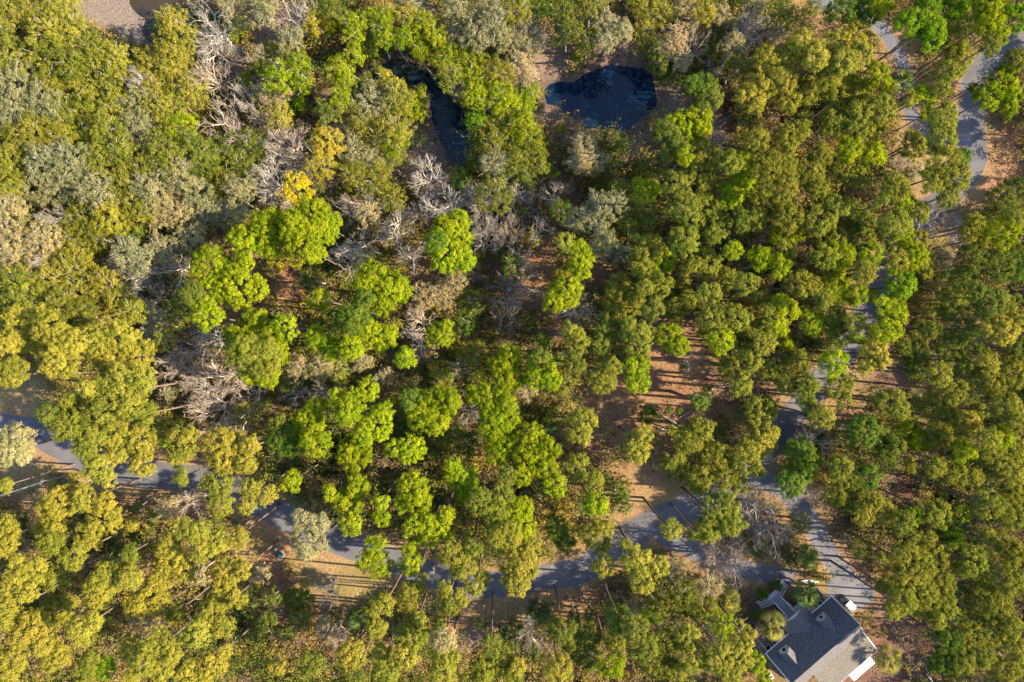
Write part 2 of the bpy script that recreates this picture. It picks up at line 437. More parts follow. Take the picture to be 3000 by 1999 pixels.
def build_water():
    def sheet(poly, name, mat, z, label, amp=2.5):
        p = smooth_line(list(poly) + [poly[0]], 6)[:-1]
        r = np.random.default_rng(len(poly)); p = p + (np.stack([fbm(p, 14, 5), fbm(p, 14, 15)], 1) - .5) * amp * 4
        x, y = W(p[:, 0], p[:, 1]); mb = MB(); mb.poly([(a, b, z) for a, b in zip(x, y)][::-1])
        import bmesh
        me = mb.mesh(name, mat); bm = bmesh.new(); bm.from_mesh(me); bmesh.ops.triangulate(bm, faces=bm.faces); 
        bmesh.ops.recalc_face_normals(bm, faces=bm.faces)
        if sum(f.normal.z for f in bm.faces) < 0: bmesh.ops.reverse_faces(bm, faces=bm.faces)
        bm.to_mesh(me); bm.free()
        tag(link(name, me), label, kind="structure")
    def water(name, deep, shallow, spec=.6, leaves=.0):
        m, nt, out = new_mat(name); N, L = nt.nodes, nt.links
        geo = N.new("ShaderNodeNewGeometry")
        t1 = N.new("ShaderNodeTexNoise"); t1.inputs["Scale"].default_value = .12; t1.inputs["Detail"].default_value = 5
        t2 = N.new("ShaderNodeTexNoise"); t2.inputs["Scale"].default_value = 1.5; t2.inputs["Detail"].default_value = 9; t2.inputs["Roughness"].default_value = .75
        for t in (t1, t2): L.new(geo.outputs["Position"], t.inputs["Vector"])
        mx = N.new("ShaderNodeMix"); mx.data_type = 'RGBA'; mx.inputs[6].default_value = (*deep, 1); mx.inputs[7].default_value = (*shallow, 1)
        r1 = N.new("ShaderNodeMapRange"); r1.inputs[1].default_value = .42; r1.inputs[2].default_value = .8; L.new(t1.outputs["Fac"], r1.inputs[0]); L.new(r1.outputs[0], mx.inputs[0])
        m2 = N.new("ShaderNodeMix"); m2.data_type = 'RGBA'; m2.inputs[7].default_value = (.2, .14, .1, 1)
        vo = N.new("ShaderNodeTexVoronoi"); vo.inputs["Scale"].default_value = 1.3; L.new(geo.outputs["Position"], vo.inputs["Vector"])
        r2 = N.new("ShaderNodeMapRange"); r2.inputs[1].default_value = .2; r2.inputs[2].default_value = .13; L.new(vo.outputs["Distance"], r2.inputs[0])
        r3 = N.new("ShaderNodeMapRange"); r3.inputs[1].default_value = .50 - leaves; r3.inputs[2].default_value = .58 - leaves; L.new(t2.outputs["Fac"], r3.inputs[0])
        mu = N.new("ShaderNodeMath"); mu.operation = 'MULTIPLY'; L.new(r2.outputs[0], mu.inputs[0]); L.new(r3.outputs[0], mu.inputs[1])
        L.new(mu.outputs[0], m2.inputs[0]); L.new(mx.outputs[2], m2.inputs[6])
        b = N.new("ShaderNodeBsdfPrincipled"); b.inputs["Roughness"].default_value = .04; b.inputs["IOR"].default_value = 1.33
        L.new(m2.outputs[2], b.inputs["Base Color"])
        L.new(b.outputs[0], out.inputs[0])
        return m
    def shrink(poly, k):
        p = np.array(poly); c = p.mean(0); t = np.roll(p, -1, 0) - np.roll(p, 1, 0); n = np.stack([t[:, 1], -t[:, 0]], 1); n /= np.linalg.norm(n, axis=1)[:, None]
        q = p + n * k
        if inside(q, poly).mean() < .5: q = p - n * k
        return [tuple(x) for x in q]
    SH = water("shallow_water", (.045, .034, .022), (.02, .018, .014), leaves=.06)
    sheet(shrink(POND, -8), "pond_margin", SH, .02, "brown shallows round the dark blue pond", 4)
    sheet(shrink(CHAN, -6), "channel_margin", SH, .02, "brown shallows round the curved dark pool", 4)
    sheet(shrink(POND, 6), "pond", water("pond_water", (.002, .009, .024), (.003, .013, .028), leaves=.0), .03, "small dark blue pond with floating leaves")
    sheet(shrink(CHAN, 5), "channel_water", water("channel_water", (.003, .010, .016), (.03, .03, .012), leaves=-.02), .03, "curved dark pool among the trees")
    sheet(MUDW, "marsh_water", water("marsh_water", (.035, .028, .018), (.012, .014, .03), leaves=-.1), .03, "shallow brown water beside the grey mudflat")


# ------------------------------------------------------------------ tree tables: kind, x, y, radius (tile units), colour
T = {}
T[0, 0] = """O60,80,150y O250,60,160y O400,60,140y O330,200,170o O480,160,110y O420,320,180o O600,300,110y O30,230,90g O80,400,150y O280,370,150o O480,430,120g O640,400,140y O760,380,100y
O130,560,190m O340,560,150o O300,690,160m O100,760,150m O600,560,170y O760,520,130y B890,510,100w O1010,470,170y O1000,590,120o O1150,500,150y O1130,390,140y O1170,270,160y O1130,130,110y
B1340,110,200w B1330,250,150w S1540,200,90l O1600,80,150m O1480,30,90m O1750,100,90m B1340,480,140t O1250,620,150y B1450,770,200t S1620,550,80l B1740,740,130t B1690,370,110w S1700,480,70g
B1560,600,100w O930,700,170m O760,680,130o O560,740,140o O430,760,130y O200,900,170o O380,920,140y O560,900,130y O720,880,150o O900,880,160m O1090,720,150o O1190,850,130l O1260,960,120g O1060,960,120o
O800,1010,110y O100,1060,170o O300,1060,150m O480,1060,160m O660,1060,140o O950,1080,130g O1120,1080,130o O1330,1040,140o O1500,1000,140g O1650,960,130o B1760,960,100w B1730,1170,130w
O60,1240,150o O250,1200,180m O430,1240,160t O650,1260,160m O850,1200,150o O1000,1240,150m O1180,1150,140t B1210,1110,70w O1300,1280,150m O1480,1200,150o O1600,1100,120o O80,1400,150t B320,1420,90w
O560,1430,150o O730,1440,130Y O900,1360,150o O1050,1400,150t O1200,1400,140m O1400,1400,140m O1580,1250,120m O1560,1400,90m"""
T[0, 650] = """O100,130,150t O300,100,140t O100,290,140t O260,270,130t B180,230,120w O470,150,150o O640,90,130y O860,90,120g O830,200,120m B700,280,80w O920,250,120m O1080,180,120m B1060,290,150w O1250,120,120m B900,280,110w
O500,300,150y O330,400,150o O130,400,150o O550,450,140y O700,400,120y B850,390,110w O400,560,130o O240,500,140o O100,560,150o P170,690,160y P60,830,110o P360,700,130y O560,600,130y O640,700,130y O780,640,140y
O780,480,110y O880,580,100y B940,500,90g B965,680,100w P640,780,110y P790,750,110y P400,900,140y P480,800,100y P900,860,130y P740,900,130y O1080,780,100o O1180,600,110g O1010,620,90m P100,1000,100o P10,1000,80y
P820,1050,130y P930,1050,100o P700,1040,90o P570,1090,60y P470,1180,80o P700,1210,140y P860,1190,120y P960,1260,80o O1090,1340,110y P440,1340,110o P320,1260,70g P100,1450,130t P600,1400,120y P560,1490,80y P780,1400,100y P930,1440,110y
P1220,1440,110y S1100,1430,60L P1480,1490,150y P1640,1470,70g P1400,290,140l P1580,420,160l P1380,470,120l P1360,620,100l P1260,470,80g P1700,450,60l P1500,330,100l P1600,750,130l P1720,880,150o P1590,860,110g P1680,640,80G P1640,970,100l P1740,1000,80l
P1740,100,140l P1600,130,110G P1620,240,60l B1330,760,120w B1220,850,120t B1120,1000,150t B1330,1060,190t B1480,1020,130t B1270,1130,120w B1350,1260,160t B1600,1130,130t B1520,1290,100t O1100,1130,60t O1250,1330,80o O1620,1260,100o"""
T[750, 0] = """B210,60,110w B320,20,80w O60,40,100m O230,260,100m O390,150,120Y S500,170,100l O640,150,100l O640,250,80l O820,130,110l O910,120,100y O1000,120,100y O1090,170,110l O850,260,90l O960,250,90l O1180,250,90l O1080,340,90l
O750,320,60l B700,110,60g O500,40,100g O1000,30,100m B1280,220,80w O120,400,140o O280,420,100l O150,520,120l O300,540,80l S250,680,110L O110,620,110t O640,370,90l O560,440,100l O590,540,90l O800,440,60o O720,570,100o O870,540,90Y
O780,680,150m O930,640,120y O1040,700,110l O1080,610,60l O910,830,140y O700,780,120o O560,660,90L O480,740,90g O420,700,60l O900,930,110l O600,880,110m B480,860,60w O460,940,130Y O430,1080,120Y B180,890,120t B160,970,120w B300,1020,130w B90,1170,150w
O270,1240,120Z O160,760,100Y O60,860,80g S250,920,80G O640,990,110m O740,1040,120m O900,1040,80o O640,1150,110o O800,1180,120o O430,1210,60g B700,1300,140t B560,1370,100g O900,1310,100o O740,1400,90t B880,1430,120w B1110,1130,130w B1150,1250,120g B1230,1340,150w B1060,1390,90g
O1300,60,100m O1400,140,130m O1550,90,120m O1560,200,120m O1700,70,120o B1620,20,60w B1740,180,90w O1440,260,110m O1650,270,110m O1260,380,110l O1400,400,120l O1260,500,100o O1430,530,110l O1600,480,110o O1700,450,110t O1340,590,70m O1440,640,100l O1600,640,130l O1720,640,110l
O1450,780,90L O1600,830,130o O1730,830,100l O1560,930,110y O1700,960,120y O1440,920,70G O1440,1040,80G O1340,1170,80L O1570,1080,110m O1700,1080,120o B1560,1270,190w O1560,1280,150g B1660,1190,130w B1470,1360,110w O1740,1220,90G B1400,1230,70w
P370,1440,140l P260,1480,110l P490,1460,80l P80,1480,120l P1290,1490,110l P1340,1430,60l B1500,1490,90w B1650,1470,110t S760,1370,60Y O1740,1380,60g"""
T[750, 650] = """P90,130,120l P330,130,150l P450,60,90l P250,70,90l P410,220,60l S130,290,60Y S285,275,45Y P1270,80,120l P1250,210,130l P1350,250,90l P1180,130,70G P1330,120,90l B660,120,120w B570,240,120w B880,60,100w B1000,220,110g B1500,80,120w B1670,100,100t B1420,320,70g
P760,340,90l P870,430,120l P820,530,100l P950,450,80l P700,410,70G P710,500,70G P420,510,80l P180,690,95l P640,620,110l P710,730,120l P830,760,100l P560,690,90g P500,830,90l P420,760,90G P620,830,80l O900,680,60Y P100,860,110l P60,1000,90l
B1060,670,130t B1040,800,110w P1200,750,90l P1240,680,45l P980,890,75l S1300,830,65Y B990,960,60t O1110,500,110t O1230,480,100t O1310,400,90t O1400,520,100g O1380,650,100G O360,380,90g O700,910,80t O540,960,90o O430,960,110t O290,960,90t
P1660,890,90l P1700,1010,90l P1610,930,80G P1630,1040,70G O1430,870,100o O1200,970,80Y O1330,960,80m B1650,440,140g B1640,590,110g O1680,280,90g S1450,220,45G B1720,220,70w P730,1100,85l P640,1180,100l P600,1270,80l P540,1160,80G P1160,1190,120l P1260,1180,90l P1090,1280,110l P1180,1320,90l P1020,1170,80G
P780,1330,120l P830,1260,80l P700,1400,80l P350,1320,120l P390,1220,75l P400,1430,110l P180,1430,110G P140,1330,70g P270,1440,90l S880,1170,60Y P1530,1150,110l P1640,1200,75l P1420,1130,55l P1560,1310,110l P1660,1330,90l P1650,1450,85l P1570,1430,80l P1010,1490,100l P900,1490,60G P620,1500,90l
O1280,1390,110o B1380,1260,90g O1400,1450,90G O1250,1040,70o O1020,1090,60o B400,1150,90t O850,1010,70t B210,1130,100g O200,1050,80g O60,1200,60g"""
T[1500, 0] = """O90,260,130m O60,110,100m B120,180,100w O180,60,80G O330,90,100g O520,60,110o O380,200,100g O600,150,100m O710,200,100m O620,270,90m O500,270,90g S440,380,40l O880,60,120y O990,100,100y O870,190,80o O1130,40,100t O1250,80,100Y O1080,220,90t O1050,320,100m O1120,400,80m
O950,430,80g O930,330,80g O1200,130,70t B1250,230,100t O1360,100,80t S1420,230,50G B1600,110,120w O1600,30,90t B1500,200,90g O1450,300,100t O1330,300,80g B1330,420,80g O1500,430,100g O60,400,80t O100,500,80t O110,610,90l O60,700,90l O70,800,90l S320,840,45l O110,900,110l O130,1050,140o O230,1110,80G
B390,900,60w O480,950,110t O430,1050,100t O540,1060,100t O650,930,80g O650,1080,70g P1660,400,100y P1560,650,100y P1650,560,90y P1260,580,90G P1180,560,60G P1310,650,70g P1230,760,80l P1120,850,120l P1010,880,90g P1070,980,90g P1240,850,70l P1140,1030,60l P1260,1030,100o P1230,1150,110o
P1430,1070,80o P1510,1100,100l P1510,1200,90l P1430,1280,90l P1600,930,90o P1660,1110,110o P1640,1300,110o B1370,890,90g B1350,790,80g O930,1090,90g P890,1230,95l O700,1250,90o O660,1350,110m O560,1330,90m O830,1350,110o O910,1410,100o O770,1460,100o O560,1450,120m O430,1440,100m
P1060,1220,90g P1120,1350,110o P1250,1370,110o P1180,1450,90o P1330,1480,100o P1600,1430,70g P1480,1450,80g B80,1350,110g B180,1490,100w B280,1250,90w B350,1220,60w O60,1210,80G O320,1380,90g O1560,780,80g"""
T[1500, 650] = """S130,120,55Z B60,230,90w B60,400,120g P440,200,75l P450,290,85l P340,130,60o S330,340,60o P350,460,110l P270,530,70l O600,150,100m O700,200,80m P880,190,110o P970,260,95l P850,300,80o P1130,130,100o P1330,70,75o P1270,270,95o P1180,300,70g P1450,190,60l P1630,240,85l P1410,370,70o P1530,400,75o
P1620,480,60o P1130,400,55o P970,420,85o P880,430,55o P1290,460,80o P1160,510,60o P1080,570,80o P920,570,75g P700,440,90o P720,560,120o P810,500,60o P1310,640,95o P1460,630,95o P1680,620,80o P1370,780,85l P1250,760,50g P1030,750,95l P1090,810,70l P820,760,110o P760,700,60o P620,700,90g P580,790,80o P420,780,85o P380,700,60g
P1640,790,85o P1570,700,55o B420,590,150g P810,960,85l P820,1050,80l P860,910,50o P660,950,60o P590,1040,90o P400,930,80g P180,990,110l P250,1040,70l P190,870,60g P210,780,50G B1230,920,90t P1420,950,70o P1570,890,85o P1690,980,80o P1500,1060,80o P1620,1240,105o P1690,1380,65y P1620,1440,110y P1560,1490,80o
S890,1270,75G S1030,1230,24G S1090,1240,24G P460,1310,95y P440,1400,80y P810,1450,80y P870,1390,55y P1240,1350,80o P1150,1430,95o P1040,1370,35o P120,1440,120l P240,1490,80l O340,1060,80o O100,1110,90t O560,180,70o P1230,1180,60G O1120,960,40o O300,900,60g O600,900,60o O1280,1120,60g"""
T[2200, 0] = """P250,380,100y P330,280,80y P420,370,95y P180,430,80y P560,290,90y P690,240,90Y P700,360,90y P600,410,90y P500,500,90o P200,540,95y P350,600,90o P240,660,75o P820,510,90l P900,580,50o P680,600,100o P550,620,90o P850,720,100o P720,740,80o P550,800,95o P700,820,100o P330,850,70o P230,900,90o P250,990,50o
P460,1020,75o P640,980,90l P610,1120,95o P710,1160,80o P800,1030,85l P830,900,70o P180,1100,110o P220,1210,90o P380,1130,90o P430,1240,80o P200,1340,80y P240,1440,100o P450,1440,105o P660,1400,95g P740,1460,80g P940,1240,95o P990,1350,90l P860,1340,60g P940,1470,95o P1090,1400,75o P560,1350,80g
P1120,640,80l P1150,750,55l P1010,650,60o P1250,770,95o P1250,920,95o P1060,960,90o P1250,1080,120o P1370,1030,65G P1330,1170,100o P1200,1180,85o P1280,1290,75o P600,90,110G P750,80,110G P850,30,80l P1130,110,120L P1190,190,80l P1020,170,90G P1180,260,80G P1320,50,100L P1550,50,110l P1550,160,90l P1600,240,80G P1730,130,100L
P1330,270,95o P1350,390,95o P1290,490,85o P1250,590,55o P1560,300,70g P1730,400,75g P1650,540,100l P1550,640,90l P1700,640,70l P1690,720,50G P1450,600,50g P1640,1300,80g P1740,1250,90g P1590,1460,100o P1460,1450,65g P1710,1400,70g B1230,1420,140g B1330,1490,80g O1060,1120,80t B1000,1060,80g O200,60,90g O380,60,70g B60,130,90w O170,230,70t"""
T[2200, 650] = """P230,70,105l P230,180,65o P440,80,90o P180,290,85l P570,220,100l P550,110,70o P470,240,80o P720,120,85o P780,220,85l P740,330,75o P950,90,105l P1080,120,75o P1050,220,95l P950,260,80o P1120,310,70o P970,420,100L P310,410,95o P400,420,60o P540,430,105l P470,500,60o P690,480,75l P790,480,45l P200,580,100l P160,680,80l P400,660,85l
P220,790,55l P560,760,80g P690,790,60l P560,640,70o P680,660,70y P930,600,85l P880,700,95l P860,550,60l P800,740,60y P800,860,90y P760,940,60y P860,920,50y P540,920,95l P290,920,85o P240,1060,75o P380,1070,65o P350,1140,70o P400,1180,45o P570,1070,95o P610,1170,55o P460,1280,85y P390,1230,55o
P1650,70,110l P1520,70,85o P1420,80,60g O1250,240,90t P1440,250,100g P1600,290,110g P1740,290,100G P1400,380,90g P1560,520,110g P1480,460,70g P1300,520,95g P1280,620,70g O1180,500,90g P1740,640,85y P1640,720,100o P1700,520,60g P1560,700,80o P1400,700,80g P1180,700,70g P1080,870,90g P1000,820,50g P1100,960,80o P1230,1000,80o P1320,830,105g
P1460,890,105o P1550,930,70y P1400,980,70g P1740,850,90g P1700,1000,100o P1330,1110,85o P1580,1060,80o O820,1150,70G P910,1190,100o P980,1230,60o P1190,1190,95o P1270,1240,70o P1400,1320,95y P1500,1240,55g P1670,1220,95o P1740,1320,70o P1640,1410,80l P1540,1430,85o P1010,1360,90l P1090,1440,75l P720,1370,110G P860,1420,80g P930,1470,80o P1220,1400,95o P1390,1500,80l
P310,1500,100G B460,1440,130g P1700,1490,90o O1180,580,70g O1280,360,80g B1620,430,70g O1100,700,70g O1500,620,60g O1240,900,60g"""
T[0, 1299] = """P100,80,110t P30,280,60y P650,150,95y P770,80,80y P700,220,70y P940,130,90y P1180,70,90y P1490,90,120y P1620,130,80y P1430,260,105o P1450,390,95o P1640,300,75y P1620,400,65y P1210,220,65o P60,560,90y P40,680,80y P380,390,120y P560,370,90y P700,380,75y P340,560,110y P700,500,110y P590,600,95y P870,530,45y P340,650,90o
P480,740,90o O520,270,90Y O380,300,70Y P100,920,100y P240,830,90y P130,790,70y P370,890,95o P180,980,70y P380,1080,105o P50,1080,90y P40,1180,70y P460,1040,55o P240,1180,110y P140,1270,80y P540,1220,100y P620,1160,60y P700,890,115y P860,870,95y P640,990,95y P860,720,60o P1130,750,110y P1080,860,100y P1210,830,90y P1120,670,85o
P1000,970,90y P900,1060,85y P1050,1060,80y P950,1150,90t P1150,1120,70o P1350,700,95y P1440,640,90y P1280,560,95y P1180,550,70o P1560,620,75y P1500,820,100y P1600,830,55y P1480,930,85y P1550,1010,75y P1420,1040,70y P1380,1130,100y P1460,1200,80y P1290,1250,90y O1300,860,90t P1470,1370,50y P1080,1290,100y P980,1340,90y P1120,1390,70y
P870,1340,85y P940,1440,95y P1060,1480,80y P380,1400,110y P280,1330,80y P90,1420,100y P60,1510,80y P700,1470,75L P560,1500,85o P600,1420,60o P1400,1440,95y P1240,1500,90y P1340,1530,70y P850,1540,70y O1000,500,60g O1110,400,90t B1180,430,90t O900,430,60g O1640,1080,70g O1700,1180,60G O720,790,60o O1700,850,80t O1650,960,60g"""
T[750, 1299] = """P230,250,75l P60,320,85y P650,290,90l P580,380,85l P640,420,60l P480,330,60G P620,530,75l P640,90,110l P740,40,60l P1030,280,105l P1070,370,85l P950,400,60l P820,380,60l P830,480,65l P1050,550,95l P1140,500,70l P1210,560,90l P1140,630,65l P1250,470,60l P1350,230,105l P1390,310,85l P1290,170,75l P1600,50,100l P1480,380,100o P1570,460,85o P1610,330,80o P1640,210,65g
P1700,430,90l P1650,600,95o P1570,620,60g P1280,720,90o P1420,680,65o P1350,800,95o P1440,920,80y P1490,870,55y P1720,790,120y P1710,910,95y P780,680,80l P800,790,105l P710,770,60G P1010,680,60l P1020,790,85l P350,620,120m P400,530,80m P290,500,70m P330,710,60m P1010,990,90o P1080,920,60o P1290,1030,100o P1240,950,55o P800,1100,90o P850,1030,60o P780,1210,80o P1060,1170,70o
P1010,1280,110o P1200,1180,55o P1230,1290,85t S280,1010,105G O100,1010,80g P630,1380,100y P820,1380,75o P980,1400,80y P1250,1400,85y P1220,1490,95y P850,1500,90y P360,1440,95g P140,1460,55y P640,1530,80g P1600,1420,105o P1500,1480,90o P1690,1500,70o P1540,1320,75g B480,1300,90t B440,1000,90g O300,1150,80o B1160,890,45w O80,1180,80g O520,1150,70g O1480,1180,50g O440,1170,60t O200,1250,60g O1680,1330,60g"""
T[1500, 1299] = """P120,90,110l P210,150,90l P60,210,70l P280,280,75l P420,160,90o P540,250,65o P540,410,90l P60,430,80l P60,530,90l P100,680,105y P70,800,100y P300,560,90G P350,650,70G P560,600,110o P600,800,75o P820,60,75y P1060,120,90o P1220,240,90o P1330,90,95o P1400,210,90o P1520,110,105y P1610,170,55y P1490,270,60o
P1370,430,120o P1300,560,95o P1430,510,95o P1200,570,60o P1040,565,70y P820,770,105y P950,800,75y P850,900,85y P745,660,40y B1690,470,170g B1640,600,150g B1600,440,110g B1760,620,150g B1430,760,150t B1500,830,140g B1350,800,120t O700,330,80G O720,400,80g O1070,810,80t O960,1050,110o O900,1120,90L O1120,980,110o O1280,930,100t O1260,1070,110o O1400,1070,80o O1380,1180,100l O1480,1240,90y
P330,1220,90g P420,1330,80g P500,1260,85o P500,1400,90o P700,1150,85G P800,1200,90g P670,1290,70o P850,1330,105o P1000,1300,90o P1150,1270,90y P1180,1400,105y P1350,1400,105y P1480,1390,100y P1550,1290,70y P1430,1500,80y P650,1440,90l P300,1480,95y B130,1310,110t P930,1440,95o P1060,1490,80o P30,1470,60y B1640,1290,80t B1680,1420,70t O520,1120,60g O400,1150,60G O820,1050,80t O650,1060,60o"""
T[2200, 1299] = """P310,170,105G P250,260,90G P390,130,60G P570,160,85o P570,320,85o P650,290,75o P590,400,70o B430,330,120g P780,390,85y P850,450,85y P740,480,60y O320,520,85o P760,220,80G P890,60,85o P1200,150,70o P1030,150,55o P1400,90,100o P1440,210,75o P1340,210,70o P1600,80,100o P1690,180,95o P1560,400,95o P1700,330,80o P1700,470,90o
P1210,460,95o S1370,450,90L S1320,600,80L S1060,480,80L P990,520,80g P1060,590,55g P1180,660,85o P1550,600,45o P1440,780,110o P1000,720,95o O720,690,90g O830,740,60g P1100,790,100o P1240,760,80o P1010,880,95o P1240,900,90o P1120,960,95y P870,930,55o P980,1030,95o P1150,1060,95y P1270,1060,80y P930,1110,60o P1210,1160,60o P1700,720,90o P1690,900,100o P1520,960,80o
P1600,1080,100o P1560,1230,105o P1700,1200,80o P1420,1250,100o P1290,1290,95G P1500,1380,90o P1730,1350,80o P1650,1480,100o P1380,1430,90g P1250,1430,90G S70,990,50G S160,930,45G S40,1120,48G P30,1430,70l P80,1540,50l B60,1340,70t O1620,640,80g O1350,1130,60g O1580,830,70o O700,900,0g"""

COLS = {'l': (.188, .225, .009), 'L': (.120, .195, .010), 'G': (.085, .125, .015), 'g': (.120, .134, .020), 'o': (.168, .168, .021), 'y': (.238, .212, .028), 'Y': (.27, .23, .025), 'm': (.215, .205, .088), 't': (.29, .232, .098), 'Z': (.42, .34, .015)}  # G: deep green; on some pines it paints the shaded side of lime crowns
BARK = {'w': (.42, .37, .31), 't': (.42, .335, .26), 'g': (.31, .27, .24)}
CWORD = {'l': "lime green", 'L': "vivid green", 'G': "dark green", 'g': "dull green", 'o': "olive", 'y': "yellow-olive", 'Y': "golden", 'm': "grey-green", 't': "tan-green", 'Z': "bright yellow"}
BWORD = {'w': "white-limbed", 't': "tan", 'g': "grey"}

import re
lobes = []
for (x0, y0), s in T.items():
    for tok in s.split():
        m = re.match(r'([POSB])(-?\d+),(-?\d+),(\d+)([a-zA-Z])$', tok)
        k, x, y, r, c = m.group(1), int(m.group(2)), int(m.group(3)), int(m.group(4)), m.group(5)
        if r < 10: continue
        lobes.append(dict(k=k, x=x0 + x / 2.24, y=y0 + y / 2.24, r=r / 2.24, c=c))

# several lobes that belong together make one tree
FAM = {'l': 0, 'L': 0, 'G': 0, 'g': 1, 'o': 1, 'y': 1, 'Y': 2, 'm': 3, 't': 3, 'Z': 4}
LIMIT = {'P': (1.00, 4, 92), 'O': (.92, 3, 105), 'S': (.0, 1, 0), 'B': (0, 1, 0)}
clusters = []
for lb in lobes:
    best = None
    f, mx, ext = LIMIT[lb['k']]
    if mx > 1:
        for c in clusters:
            if c[0]['k'] != lb['k'] or len(c) >= mx or FAM[c[0]['c']] != FAM[lb['c']]: continue
            ds = [math.hypot(q['x'] - lb['x'], q['y'] - lb['y']) for q in c]
            near = min(d / (q['r'] + lb['r']) for d, q in zip(ds, c))
            if near < f * .80 and max(ds) < ext:
                if best is None or near < best[0]: best = (near, c)
    if best: best[1].append(lb)
    else: clusters.append([lb])
print("trees:", {k: sum(1 for c in clusters if c[0]['k'] == k) for k in 'POSB'}, "lobes", len(lobes))

# ------------------------------------------------------------------ foliage geometry
def leaf_tris(C, R, n, size, outward=.65, aspect=.55, r=rng, crown=None):
    """n triangles round each puff centre C (m,3) with radius R (m,)"""
    m = len(C); idx = np.repeat(np.arange(m), n)
    d = r.normal(size=(len(idx), 3)); d /= np.linalg.norm(d, axis=1)[:, None]
    p = C[idx] + d * (R[idx] * r.uniform(.45, 1.0, len(idx)))[:, None] * np.array([1, 1, .8])
    nrm = d * outward + r.normal(size=d.shape) * (1 - outward) * .8
    if crown is not None: nrm = nrm + crown[idx] * .55
    nrm = nrm * 1.0; nrm /= np.linalg.norm(nrm, axis=1)[:, None]
    a = np.cross(nrm, r.normal(size=d.shape)); a /= np.linalg.norm(a, axis=1)[:, None]
    b = np.cross(nrm, a)
    s = size * r.uniform(.6, 1.35, len(idx))[:, None]
    V = np.stack([p - a * s * .5 - b * s * aspect * .5, p + a * s * .5 - b * s * aspect * .4, p + b * s * aspect * .75 + a * s * r.uniform(-.3, .3, len(idx))[:, None]], 1).reshape(-1, 3)
    return V, idx


def tubes(segs, n=4):
    """segs: list of (a, b, ra, rb) -> V, F quads"""
    A = np.array([s[0] for s in segs], float); B = np.array([s[1] for s in segs], float)
    ra = np.array([s[2] for s in segs]); rb = np.array([s[3] for s in segs])
    d = B - A; L = np.linalg.norm(d, axis=1); L[L == 0] = 1e-6; d /= L[:, None]
    up = np.where(np.abs(d[:, 2:3]) > .9, np.array([[1, 0, 0]]), np.array([[0, 0, 1]]))
    u = np.cross(d, up); u /= np.linalg.norm(u, axis=1)[:, None]; v = np.cross(d, u)
    ang = np.arange(n) * 2 * math.pi / n
    ring = u[:, None] * np.cos(ang)[None, :, None] + v[:, None] * np.sin(ang)[None, :, None]
    V = np.concatenate([A[:, None] + ring * ra[:, None, None], B[:, None] + ring * rb[:, None, None]], 1)
    m = len(segs); base = (np.arange(m) * 2 * n)[:, None]
    F = np.stack([np.stack([base[:, 0] + i, base[:, 0] + (i + 1) % n, base[:, 0] + n + (i + 1) % n, base[:, 0] + n + i], 1) for i in range(n)], 1).reshape(-1, 4)
    return V.reshape(-1, 3), F


def crooked(a, b, ra, rb, n=4, wob=.12):
    a = np.asarray(a, float); b = np.asarray(b, float); L = np.linalg.norm(b - a); pts = [a]
    for i in range(1, n):
        pts.append(a + (b - a) * i / n + rng.normal(size=3) * wob * L / n)
    pts.append(b); rr = np.linspace(ra, rb, n + 1)
    return [(pts[i], pts[i + 1], rr[i], rr[i + 1]) for i in range(n)], pts


def crown_puffs(k, R, r=rng):
    """puff centres (relative) and radii for one lobe of radius R metres"""
    if k == 'P': pr0, dens, flat = .37, 1.5, .72
    elif k == 'O': pr0, dens, flat = .36, 1.1, .62
    else: pr0, dens, flat = .38, 1.35, .8
    n = int(max(14, dens * (R / pr0) ** 2 * 2.0))
    d = r.normal(size=(n, 3)); d /= np.linalg.norm(d, axis=1)[:, None]
    d[:, 2] = np.where(d[:, 2] < -.35, -d[:, 2], d[:, 2])
    ph = r.uniform(0, 6.28, 6)
    az = np.arctan2(d[:, 1], d[:, 0])
    ba = .55 if k == 'P' else 1.0
    bump = 1 + ba * (.13 * np.sin(3 * az + ph[0]) + .12 * np.sin(5 * az + ph[1] + 2 * d[:, 2]) + .09 * np.sin(9 * az + ph[2] - 4 * d[:, 2]))
    rad = R * .86 * bump * r.uniform(.15, 1, n) ** .38
    C = d * rad[:, None] * np.array([1, 1, flat])
    # cauliflower: pull puffs towards a handful of branch ends, leaving creases between them
    m = max(5, int(3.2 * R))
    K = r.normal(size=(m, 3)); K /= np.linalg.norm(K, axis=1)[:, None]; K[:, 2] = np.abs(K[:, 2]) * .9
    K = K * R * .72 * np.array([1, 1, flat])
    D = np.linalg.norm(C[:, None] - K[None], axis=2); j = D.argmin(1); dm = D.min(1)
    C = C + (K[j] - C) * (.2 if k != 'O' else .12)
    keep = dm < R * (.74 if k == 'P' else .8)
    C, j = C[keep], j[keep]
    t = r.uniform(0, 1, m)[j] * .45 + r.uniform(0, 1, len(C)) * .55
    return C, pr0 * r.uniform(.7, 1.3, len(C)), t


PAR = {'P': (42, .172), 'O': (37, .155), 'S': (30, .2)}
footprints = []
TREES = []
GROUPS = {'P': "pines of the forest", 'O': "broadleaf trees of the forest", 'S': "shrubs and saplings", 'B': "leafless trees"}


